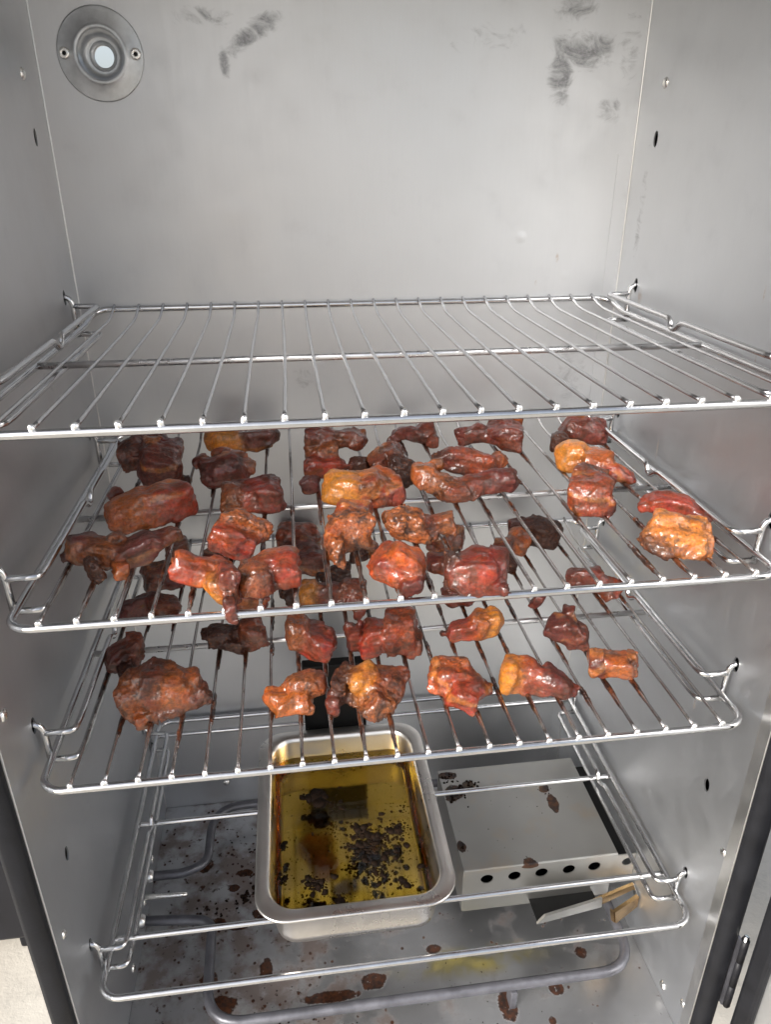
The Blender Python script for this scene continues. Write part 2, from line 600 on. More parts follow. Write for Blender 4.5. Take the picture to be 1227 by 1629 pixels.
# ------------------------------------------------------------------ the cabinet
ZS = {1: 0.0, 2: -0.1126, 3: -0.2252, 4: -0.4346}
HOLE_Z = [0.1326, 0.020, -0.0926, -0.2052, -0.3183, -0.4146]
HOLE_Y = (0.0348, 0.2703)
cab = empty('smoker_cabinet')
tag(cab, 'grey steel electric smoker cabinet standing open, with black rubber door frame', 'smoker')
T = .0012
back = obj('back_panel', box_mesh('back', (WL - .008, YW, ZF - .006), (WR + .008, YW + T, ZTOP)), M['back'], cab)
VC = (-0.1906, YW, 0.1888)
cut(back, [cyl(VC, .0255, .05, 'Y', 40)])
sl = obj('side_panel', box_mesh('sl', (WL - T, YF, ZF - .006), (WL, YW - .0003, ZTOP)), M['side'], cab)
sr = obj('side_panel', box_mesh('sr', (WR, YF, ZF - .006), (WR + T, YW - .0003, ZTOP)), M['side'], cab)
for o, x in ((sl, WL), (sr, WR)):
    cut(o, [cyl((x, y, z), .0034, .02, 'X', 20, 1.75) for y in HOLE_Y for z in HOLE_Z])
obj('roof_panel', box_mesh('roof', (WL, YF, ZTOP - T), (WR, YW, ZTOP)), M['side'], cab)
obj('floor_panel', box_mesh('floor', (WL + .0002, YF, ZF - T), (WR - .0002, YW - .0004, ZF)), M['floor'], cab)
# insulated outer shell, seen only through the holes and from outside
XO = .2515
shell = bmesh.new()
def shell_box(lo, hi):
    add_box(shell, lo, hi)
shell_box((-XO - .001, .004, ZF - .03), (-XO + .002, YW + .03, ZTOP + .03))
shell_box((XO - .002, .004, ZF - .03), (XO + .001, YW + .03, ZTOP + .03))
shell_box((-XO + .002, .004, ZTOP + .012), (XO - .002, YW + .027, ZTOP + .03))
shell_box((-XO + .002, .004, ZF - .03), (XO - .002, YW + .027, ZF - .012))
obj('outer_shell', bm_mesh(shell, 'shell'), M['casing'], cab)
rear = obj('rear_shell', box_mesh('rear', (-XO + .002, YW + .027, ZF - .03), (XO - .002, YW + .030, ZTOP + .03)), M['casing'], cab)
cut(rear, [cyl((VC[0], YW + .028, VC[2]), .024, .05, 'Y', 40)])
# front rim: bright folded lip, black rubber profile
def ring(name, x, z0, z1, mat, r, y):
    pts = [(-x, y, z0), (-x, y, z1), (x, y, z1), (x, y, z0)]
    return pts
for sx, x in ((-1, WL), (1, WR)):
    lipb = bmesh.new()
    add_box(lipb, (min(x + sx * .0005, x - sx * .0007), YF - .0002, ZF + .0005), (max(x + sx * .0005, x - sx * .0007), -.0028, ZTOP - .002), .0003, 1)
    obj('front_lip', bm_mesh(lipb, 'lip'), M['side'] if sx < 0 else M['lip'], cab)
for sx, x in ((-1, WL), (1, WR)):
    a, b = x + sx * .0003, sx * .2505
    prof = [(a, -.0150), (a + sx * .0012, -.0186), (a + sx * .005, -.0202), (b - sx * .003, -.0212), (b, -.0200), (b, .004), (a + sx * .001, .004)]
    V, F = [], []
    zz = np.linspace(ZF - .03, ZTOP + .03, 24)
    rng = np.random.RandomState(3)
    for i, z in enumerate(zz):
        j = rng.normal(0, .00018)
        for px, py in prof:
            V.append((px + j, py + j, z))
    n = len(prof)
    for i in range(len(zz) - 1):
        for k in range(n):
            k2 = (k + 1) % n
            F.append((i * n + k, i * n + k2, (i + 1) * n + k2, (i + 1) * n + k))
    me = mesh('gasket', V, F)
    obj('front_frame', me, M['gasket'], cab)
obj('front_frame', box_mesh('ft', (-.2505, -.0205, ZTOP), (.2505, .004, ZTOP + .03), .003), M['gasket'], cab)
obj('front_frame', box_mesh('fb', (-.2505, -.0205, ZF - .03), (.2505, .004, ZF - .002), .003), M['gasket'], cab)
# corner seams of the sheet metal
for sx, x in ((-1, WL), (1, WR)):
    obj('corner_seam', box_mesh('seam', (min(x, x - sx * .0011), YW - .0016, ZF + .001), (max(x, x - sx * .0011), YW - .0001, ZTOP - .002), .0004), M['lip'], cab)
obj('seam_flange', box_mesh('seamf', (WR - .0135, YW - .0007, ZF + .001), (WR - .0012, YW - .0001, .122)), M['back'], cab)
# screw heads on the side panels
def screw_mesh(r):
    pr = [(0.0001, .0016), (r * .45, .0015), (r * .8, .0010), (r, .0001), (r, -.0006)]
    return pr
for x, y, z, sx in ((WL, .2661, .1721, 1), (WR, .2663, .1711, -1), (WL, .002, -.1693, 1), (WL, 0, -.354, 1), (WR, 0, -.1693, -1), (WR, -.0005, -.3496, -1), (WR, .0288, -.5512, -1), (WR, -.0005, -.5297, -1), (WL, .0288, -.5512, 1), (WL, 0, -.5297, 1), (WL, .22, -.545, 1), (WL, .17, -.545, 1), (WL, .15, -.548, 1), (WL, .105, -.548, 1)):
    pr = [(r, h * sx * 1.2) for r, h in screw_mesh(.0042 if y > .001 else .0036)]
    obj('screw', lathe('screw', pr, (x, y, z), 'X', 16), M['screw'], sl if x < 0 else sr)
obj('screw', lathe('screw', [(r, -h * 1.3) for r, h in screw_mesh(.004)], (-.165, YW, -.535), 'Y', 16), M['screw'], back)
# round vent flange with its recessed tube
pr = [(.031, .0), (.031, -.0012), (.030, -.0016), (.0205, -.0016), (.0195, -.0030), (.0180, -.0036), (.0167, -.0030), (.0160, -.0010), (.0150, .004), (.0128, .0075), (.0112, .0085), (.0104, .0080), (.0098, .0088), (.0092, .0106), (.0080, .0110), (.0074, .0114), (.0074, .0150), (.0090, .0150), (.0090, .0125), (.0165, .0100), (.0165, .0)]
vf = obj('vent_flange', lathe('vent', pr, VC, 'Y', 64), M['flange'], cab)
for dx in (-.0255, .0255):
    p2 = [(.0012, -.0012), (.0016, -.0034), (.0026, -.0036), (.0038, -.0028), (.0042, -.0016)]
    obj('rivet', lathe('rivet', p2, (VC[0] + dx, YW, VC[2] + .0005), 'Y', 20), M['screw'], vf)
    obj('rivet_bore', lathe('bore', [(.0001, -.0017), (.0013, -.0017)], (VC[0] + dx, YW, VC[2] + .0005), 'Y', 12), M['black_box'], vf)
# black smoke inlet housing low on the back wall
bm = bmesh.new()
add_box(bm, (-.0695, .2235, -.424), (-.0085, .2360, -.3180), .0015)
add_box(bm, (-.060, .2358, -.422), (-.018, YW - .0002, -.385))
si = obj('smoke_inlet_housing', bm_mesh(bm, 'inlet'), M['black_box'], cab)
# heating element: one bent tube, both ends in the left wall
zE = -.540
path = [(WL + .0, .195, zE), (-.200, .194, zE), (-.178, .205, zE), (-.178, .276, zE), (.205, .282, zE), (.214, .24, zE), (.214, .040, zE), (-.166, .040, zE), (-.168, .137, zE), (-.195, .1415, zE), (WL, .1455, zE)]
he = obj('heating_element', tubes('heater', [(round_path(path, .034, 9), .0046, 14)]), M['element'], cab)
for y in (.195, .1455):
    obj('end_bushing', lathe('bush', [(.0046, .006), (.0058, .005), (.0064, .002), (.0064, 0)], (WL, y, zE), 'X', 16), M['screw'], he)
for q in ((.1, .040), (.1, .2805)):
    obj('element_clip', box_mesh('clip', (q[0] - .003, q[1] - .0062, ZF), (q[0] + .003, q[1] + .0062, zE - .003), .001), M['element'], he)
pb = obj('temperature_probe', tubes('probe', [([(WL, .1715, zE), (-.212, .170, zE), (-.205, .1698, zE), (-.195, .1692, zE)], [.0028, .0028, .0026, .0018], 12)]), M['screw'], cab)

# door, swung open to the right
HX, HY = .2545, -.034
dr = empty('door')
dr.parent = cab
ang = RAD(17)
dv = Vector((math.sin(ang), -math.cos(ang), 0))       # from the hinge outwards
nv = Vector((-math.cos(ang), -math.sin(ang), 0))      # towards the inside of the door
def door_slab(name, s0, s1, n0, n1, z0, z1, mat, parent, bev=.0):
    bm = bmesh.new()
    vs = add_box(bm, (s0, n0, z0), (s1, n1, z1), bev)
    o0 = Vector((HX, HY, 0))
    for v in bm.verts:
        v.co = o0 + dv * v.co.x + nv * v.co.y + Vector((0, 0, v.co.z))
    return obj(name, bm_mesh(bm, name), mat, parent)
door_slab('door_shell', .0, .5, -.045, -.004, ZF - .03, ZTOP + .03, M['casing'], dr, .002)
door_slab('door_gasket', .001, .016, -.004, .006, ZF - .02, ZTOP + .02, M['gasket'], dr, .003)
dl = door_slab('door_liner', .016, .49, -.004, .001, ZF - .01, ZTOP + .01, M['side'], dr)
for z in (-.47, -.30):
    c = Vector((HX, HY, z)) + dv * .030 + nv * .001
    obj('screw', lathe('ds', [(.0001, -.0016), (.002, -.0014), (.0036, 0)], c, 'X', 14), M['screw'], dl)
hg = empty('hinge')
hg.parent = cab
hx, hy = .2560, -.022
obj('hinge_pin', tubes('pin', [([(hx, hy, -.502), (hx, hy, -.418)], .0022, 10)]), M['screw'], hg)
for k, (a, b) in enumerate(((-.500, -.476), (-.475, -.447), (-.446, -.422))):
    obj('knuckle', tubes('knuckle', [([(hx, hy, a), (hx, hy, b)], .0032, 14)]), M['casing'], hg)
obj('hinge_leaf', box_mesh('leaf', (.2517, hy, -.500), (.2535, .02, -.422)), M['element'], hg)

# black box beside the smoker on the ground
sb = empty('ground_box')
tag(sb, 'black box on small feet on the concrete beside the smoker, lower left edge', 'box')
obj('body', box_mesh('gb', (-.80, .30, -.750), (-.372, .55, -.620), .006), M['casing'], sb)
for x in (-.78, -.42):
    obj('foot', box_mesh('gf', (x - .018, .303, -.768), (x + .018, .335, -.7505), .003), M['gasket'], sb)

# ------------------------------------------------------------------ wire hangers on both side walls
def hanger(zs, sx, label):
    r = empty('shelf_hanger')
    tag(r, label, 'shelf hanger', 'wire hangers hooked into the side walls')
    w = WL if sx < 0 else WR
    X = lambda d: w - sx * d                     # d metres in from the wall
    zu, zl = zs + .0132, zs - .0085
    yf, yb = HOLE_Y
    wr = .0021
    for y, nm in ((yf, 'hook'), (yb, 'hook')):
        pts = round_path([(X(-.006), y, zs + .0205), (X(.0025), y, zs + .0205), (X(.0052), y, zs + .015), (X(.0052), y, zl - .002)], .004, 4)
        obj(nm, tubes('hook', [(pts, wr, 10)]), M['chrome'], r)
    ym = .150
    upper = round_path([(X(.0052), yf, zu), (X(.0235), yf, zu), (X(.0245), yf + .012, zu), (X(.0245), ym - .010, zu), (X(.0245), ym - .001, zu - .0065), (X(.0245), ym + .004, zu - .0065), (X(.0245), ym + .008, zu), (X(.0245), yb - .001, zu), (X(.0052), yb, zu)], .0055, 4)
    obj('upper_rail', tubes('ur', [(upper, wr, 10)]), M['chrome'], r)
    lower = round_path([(X(.0052), yf, zl), (X(.0225), yf, zl), (X(.0235), yf + .012, zl), (X(.0235), yb - .001, zl), (X(.0052), yb, zl)], .0055, 4)
    obj('lower_rail', tubes('lr', [(lower, wr, 10)]), M['chrome'], r)
    return r
LV = {1: 'empty top rack', 2: 'upper meat rack', 3: 'lower meat rack', 4: 'bottom drip pan frame'}
for k in (1, 2, 3, 4):
    for sx, sd_ in ((-1, 'left'), (1, 'right')):
        hanger(ZS[k], sx, 'bent chrome wire hanger on the %s wall holding the %s' % (sd_, LV[k]))

# ------------------------------------------------------------------ wire racks
FX = .2285
def lift(y):
    """the wires curve up towards their rear end"""
    t = max(0.0, min(1.0, (y - .272) / .034))
    return .0076 * t * t
def frame_loop(zs, dx, dy, z_off, back_y, rise=True):
    c = .014
    yf = dy
    pts = []
    def arc(cx, cy, a0, a1):
        for k in range(8):
            a = RAD(a0 + (a1 - a0) * k / 7)
            pts.append((cx + c * math.cos(a), cy + c * math.sin(a)))
    arc(-FX + c, yf + c, 180, 270)
    pts += [(x, yf) for x in np.linspace(-.19, .19, 7)]
    arc(FX - c, yf + c, 270, 360)
    pts += [(FX, y) for y in np.linspace(.05, back_y - .045, 8)]
    pts += [(FX, back_y - .03)]
    arc(FX - c, back_y - c, 0, 90)
    pts += [(x, back_y) for x in np.linspace(.19, -.19, 7)]
    arc(-FX + c, back_y - c, 90, 180)
    pts += [(-FX, back_y - .03)]
    pts += [(-FX, y) for y in np.linspace(back_y - .045, .05, 8)]
    return [(x + dx, y, zs + z_off + (lift(y - dy) if rise else 0)) for x, y in pts]

bead = bmesh.new()
bmesh.ops.create_icosphere(bead, subdivisions=2, radius=.0021)
BEAD = bm_mesh(bead, 'weld_bead', True)
BEAD.materials.append(M['weld'])
rng = random.Random(5)
def rack(k, dx, dy, mats, label):
    zs = ZS[k]
    r = empty('wire_rack')
    tag(r, label, 'wire rack', 'wire racks in the smoker')
    R_ROD, R_BAR = .00118, .0025
    fz = -(R_ROD + R_BAR) + .0006
    obj('frame', tubes('frame', [(frame_loop(zs, dx, dy, fz, .306 + dy), R_BAR, 12, True)]), mats[1], r)
    obj('cross_bar', tubes('cb', [([(-FX + dx, dy + .141, zs + fz), (0, dy + .141, zs + fz), (FX + dx, dy + .141, zs + fz)], .0023, 12)]), M['satin'], r)
    rods = []
    for i in range(22):
        x = (i - 10.5) * .02 + dx
        bx = rng.uniform(-.0012, .0012)
        pts = []
        for y in np.linspace(.0005, .307, 30):
            t = y / .307
            pts.append((x + bx * math.sin(math.pi * t) + rng.uniform(-1, 1) * .00008, y + dy, zs + lift(y) - .0004 * math.sin(math.pi * t)))
        rd = obj('rod', tubes('rod', [(pts, R_ROD, 8)]), mats[0](i), r)
        rods.append(rd)
        b = obj('weld_bead', BEAD, None, r)
        b.location = (x, dy - .0002, zs + .0004)
        b.scale = (rng.uniform(.92, 1.12), rng.uniform(.8, 1.05), rng.uniform(.8, 1.0))
        b.rotation_euler = (rng.uniform(0, 3), rng.uniform(0, 3), rng.uniform(0, 3))
    return r, rods
rack(1, .0018, 0.0, (lambda i: M['chrome'], M['chrome']), 'clean empty chrome wire rack above the two racks of pork')
r2, rods2 = rack(2, .0016, .0057, (lambda i: M['rod_dark'] if 1 < i < 21 else M['rod_mid'], M['chrome']), 'wire rack carrying the upper layer of pork pieces, grease on its rods')
r3, rods3 = rack(3, -.0004, .0005, (lambda i: M['rod_dark'] if i < 14 else M['rod_mid'], M['chrome']), 'wire rack carrying the lower layer of pork pieces, above the drip pan')

# bottom frame: no rods, only cross bars that carry the pan
r4 = empty('pan_support_frame')
tag(r4, 'open chrome wire frame low in the smoker with the oil pan standing on it', 'wire frame')
z4 = ZS[4]
obj('frame', tubes('f4', [(frame_loop(z4, .001, .0045, 0, .303, False), .0026, 12, True)]), M['chrome'], r4)
for i, y in enumerate((.051, .163, .281)):
    e = .0105
    pts = round_path([(-FX + .002, y + .001, z4 - .001), (-FX + e, y, z4 + .0005), (FX - e, y, z4 + .0005), (FX - .001, y + .001, z4 - .001)], .004, 4)
    obj('cross_bar', tubes('c4', [(pts, .0024, 12)]), M['bar_stained'] if i == 0 else M['chrome'], r4)

# ------------------------------------------------------------------ oil pan
def rrect(x0, x1, y0, y1, r, z, n=8):
    pts = []
    for cx, cy, a0 in ((x1 - r, y0 + r, -90), (x1 - r, y1 - r, 0), (x0 + r, y1 - r, 90), (x0 + r, y0 + r, 180)):
        for k in range(n + 1):
            a = RAD(a0 + 90 * k / n)
            pts.append((cx + r * math.cos(a), cy + r * math.sin(a), z))
    return pts
def loft(name, rings, cap_last=True, cap_first=False):
    V, F = [], []
    n = len(rings[0])
    for q in rings:
        V += q
    for i in range(len(rings) - 1):
        for k in range(n):
            k2 = (k + 1) % n
            F.append((i * n + k, i * n + k2, (i + 1) * n + k2, (i + 1) * n + k))
    if cap_last:
        F.append(tuple((len(rings) - 1) * n + k for k in range(n)))
    if cap_first:
        F.append(tuple(range(n))[::-1])
    me = mesh(name, V, F)
    for q in me.polygons:
        if len(q.vertices) > 4:
            q.use_smooth = False
    return me
PX0, PX1, PY0, PY1 = -.1135, .0410, .0120, .2140
ZP0 = z4 + .0031
ZP1 = ZP0 + .0455
def pr_(d, z, r):
    return rrect(PX0 + d, PX1 - d, PY0 + d, PY1 - d, max(.002, r), z)
pan = empty('oil_pan')
tag(pan, 'rectangular stainless steel drip pan of amber oil on the bottom frame', 'pan')
rings = [pr_(.0125, ZP0 + .010, .020), pr_(.0115, ZP1 - .003, .021), pr_(.0100, ZP1 - .0010, .0215), pr_(.001, ZP1 - .0016, .024), pr_(0, ZP1 - .0012, .025), pr_(0, ZP1, .025), pr_(.0008, ZP1 + .0006, .0245), pr_(.0095, ZP1 + .0004, .0215), pr_(.0108, ZP1 - .0006, .021), pr_(.0122, ZP1 - .004, .020), pr_(.0134, ZP0 + .010, .019), pr_(.0150, ZP0 + .0035, .017), pr_(.0190, ZP0 + .0010, .013)]
outer = [pr_(.0185, ZP0, .013), pr_(.0140, ZP0 + .0025, .018)]
obj('pan_body', loft('panb', outer + rings, True, True), M['pan'], pan)
obj('pan_floor', loft('panf', [pr_(.0205, ZP0 + .0011, .012), pr_(.0200, ZP0 + .0015, .0125)], True, False), M['pan_floor'], pan)
ZO = ZP0 + .0240
oil = obj('oil', loft('oil', [pr_(.0188, ZP0 + .0017, .013), pr_(.0148, ZP0 + .0037, .017), pr_(.0132, ZP0 + .010, .019), pr_(.01255, ZO, .0195)], True, True), M['oil'], None)
tag(oil, 'still amber cooking oil pooled in the steel pan', 'oil')
def blob(bm, c, r, flat=.35, rn=None):
    res = bmesh.ops.create_icosphere(bm, subdivisions=1, radius=1)
    rot = Matrix.Rotation(rn.uniform(0, 6.28), 3, 'Z')
    ax, ay = rn.uniform(.7, 1.3), rn.uniform(.7, 1.3)
    for v in res['verts']:
        j = rn.uniform(.7, 1.2)
        q = rot @ Vector((v.co.x * ax * j, v.co.y * ay * j, v.co.z * flat * j))
        v.co = Vector(c) + q * r
rn = random.Random(11)
bm = bmesh.new()
clusters = [((-.0187, .0943), .020, 130, .0030), ((.004, .103), .010, 40, .0026), ((-.066, .0570), .009, 46, .0026), ((-.0600, .147), .008, 22, .0048), ((-.0500, .139), .013, 20, .002), ((-.074, .150), .003, 8, .003), ((-.015, .060), .010, 26, .0021), ((.004, .050), .005, 12, .0024), ((-.050, .041), .006, 22, .0024), ((-.093, .098), .004, 14, .0022), ((-.094, .066), .006, 18, .002), ((-.058, .112), .012, 18, .0014), ((.015, .125), .008, 10, .0018), ((.020, .062), .005, 8, .0018), ((-.035, .160), .02, 10, .0012)]
for (cx, cy), sp, n, s in clusters:
    for _ in range(int(n * 2.6)):
        x, y = rn.gauss(cx, sp * .55), rn.gauss(cy, sp * .5)
        if PX0 + .016 < x < PX1 - .016 and PY0 + .016 < y < PY1 - .016:
            blob(bm, (x, y, ZO + .0001), s * rn.uniform(.15, .9) * (1.9 if rn.random() < .14 else .7), .16, rn)
for _ in range(170):
    x, y = rn.uniform(PX0 + .017, PX1 - .017), rn.uniform(PY0 + .017, PY1 - .05)
    blob(bm, (x, y, ZO), rn.uniform(.0003, .0009), .3, rn)
bits = obj('floating_char', bm_mesh(bm, 'bits', True), M['char'])
tag(bits, 'black burnt crumbs floating on the oil in the pan', 'crumbs', kind='stuff')

# ------------------------------------------------------------------ wood chip box with its pull tray
cb = empty('wood_chip_box')
tag(cb, 'low steel wood chip box with a row of holes, right of the oil pan', 'chip box')
CX0, CX1, CY0, CY1, CZ = .0672, .2150, .1050, .2285, -.470
CB = -.5255
T2 = .0010
bm = bmesh.new()
add_box(bm, (CX0, CY0 - .0012, CZ - T2), (CX1, CY1, CZ), .0003, 1)
add_box(bm, (CX0, CY0 - .0022, CZ - .0062), (CX1, CY0 - .0012, CZ), .0003, 1)
obj('lid', bm_mesh(bm, 'lid'), M['chip'], cb)
fr = obj('front_wall', box_mesh('cf', (CX0 + .001, CY0 - .0005, CB), (CX1 - .003, CY0 + .0005, CZ - T2 - .0002)), M['chip'], cb)
hx0 = [.0900, .1163, .1424, .1690, .1940]
cut(fr, [cyl((x, CY0, CZ - .0150), .0060, .02, 'Y', 24, .92) for x in hx0])
obj('rear_wall', box_mesh('cr', (CX0 + .001, CY1 - .0012, ZF + .001), (CX1 - .003, CY1 - .0002, CZ - T2 - .0002)), M['chip'], cb)
obj('side_wall', box_mesh('cs', (CX0 + .0002, CY0 + .0006, CB), (CX0 + .0012, CY1 - .0013, CZ - T2 - .0002)), M['chip'], cb)
tabw = obj('side_bracket', box_mesh('ctab', (CX1 - .0026, CY0 + .0015, CZ - .036), (WR - .0006, CY0 + .0025, CZ - .0065)), M['chip'], cb)
cut(tabw, [cyl((CX1 + .0125, CY0 + .002, CZ - .0165), .0050, .02, 'Y', 20)])
obj('gap_shade_plate', box_mesh('gapshade', (CX1 - .0030, CY0 + .010, CZ - .016), (WR - .0006, CY1, CZ - .0145)), M['black_box'], cb)  # added black plate paints the shade of the gap beside the wall
obj('side_wall', box_mesh('cs2', (CX1 - .0042, CY0 + .0006, CB), (CX1 - .0032, CY1 - .0013, CZ - T2 - .0002)), M['black_box'], cb)  # black colour carries the gap's shade onto this wall
# pull tray: angled strip and bent handle
def plate(name, pts, th, mat, parent):
    """closed sheet from a quad, given thickness along its normal"""
    P4 = [Vector(q) for q in pts]
    nrm = (P4[1] - P4[0]).cross(P4[2] - P4[0]).normalized() * th
    V = [q - nrm / 2 for q in P4] + [q + nrm / 2 for q in P4]
    n = len(P4)
    F = [tuple(range(n))[::-1], tuple(range(n, 2 * n))] + [(k, (k + 1) % n, n + (k + 1) % n, n + k) for k in range(n)]
    return obj(name, mesh(name, V, F, False), mat, parent)
obj('light_block_floor', box_mesh('lblock', (CX0 + .0014, CY0 + .0008, CB + .0004), (CX1 - .0046, CY1 - .0016, CB + .0012)), M['black_box'], cb)  # added black bottom keeps light out so the holes look dark
tr = empty('chip_tray')
tag(tr, 'narrow steel chip tray with bent orange tinted handle in front of the chip box', 'chip tray')
plate('tray_floor', [(.1330, .0805, -.5180), (.1960, .0890, -.5180), (.1960, .2000, -.5275), (.1330, .2000, -.5275)], .0010, M['black_box'], tr)
plate('tray_side', [(.1325, .0795, -.5195), (.1985, .0885, -.5195), (.1980, .0890, -.5085), (.1400, .0805, -.5110)], .0026, M['chip'], tr)
plate('handle', [(.1900, .0880, -.5090), (.2340, .1000, -.5090), (.2345, .1000, -.5160), (.1910, .0880, -.5185)], .0030, M['tray'], tr)
plate('handle', [(.2045, .0760, -.5115), (.2335, .0885, -.5110), (.2340, .0885, -.5250), (.2075, .0760, -.5270)], .0034, M['tray'], tr)
plate('handle', [(.2343, .1000, -.5090), (.2338, .0890, -.5110), (.2343, .0890, -.5250), (.2347, .1000, -.5160)], .0008, M['screw'], tr)
plate('handle', [(.2045, .0758, -.5115), (.2020, .0785, -.5105), (.2050, .0785, -.5260), (.2075, .0758, -.5270)], .0012, M['tray'], tr)

# burnt crumbs on the floor and on the box
bm = bmesh.new()
for (cx, cy), sx_, sy_, n, s in (((-.15, .165), .05, .012, 36, .0022), ((-.137, .177), .02, .008, 24, .003), ((-.10, .19), .02, .02, 26, .0026), ((-.19, .10), .03, .05, 20, .0009), ((-.10, .06), .05, .03, 30, .0012), ((-.13, .03), .03, .02, 30, .0016), ((.05, .05), .07, .03, 24, .0008), ((-.13, .24), .03, .03, 16, .0014)):
    for _ in range(n):
        x, y = rn.gauss(cx, sx_ * .6), rn.gauss(cy, sy_ * .6)
        if WL + .01 < x < WR - .01 and -.005 < y < .29:
            blob(bm, (x, y, ZF + .0004), s * rn.uniform(.3, 1), .4, rn)
fc = obj('floor_crumbs', bm_mesh(bm, 'crumbs', True), M['char'])
tag(fc, 'scattered burnt crumbs on the smoker floor', 'crumbs', kind='stuff')
bm = bmesh.new()
for (cx, cy), sp, n, s in (((.080, .196), .009, 46, .0022), ((.097, .206), .006, 16, .0020), ((.076, .220), .008, 22, .0016), ((.172, .188), .007, 12, .0011), ((.071, .130), .004, 12, .0014), ((.14, .16), .05, 24, .0006)):
    for _ in range(n):
        x, y = rn.gauss(cx, sp * .7), rn.gauss(cy, sp * .7)
        if CX0 + .003 < x < CX1 - .004 and CY0 + .004 < y < CY1 - .003:
            blob(bm, (x, y, CZ + .0003), s * rn.uniform(.3, 1), .4, rn)
fc = obj('lid_crumbs', bm_mesh(bm, 'crumbs2', True), M['char'])
tag(fc, 'burnt crumbs stuck on the wood chip box lid', 'crumbs', kind='stuff')

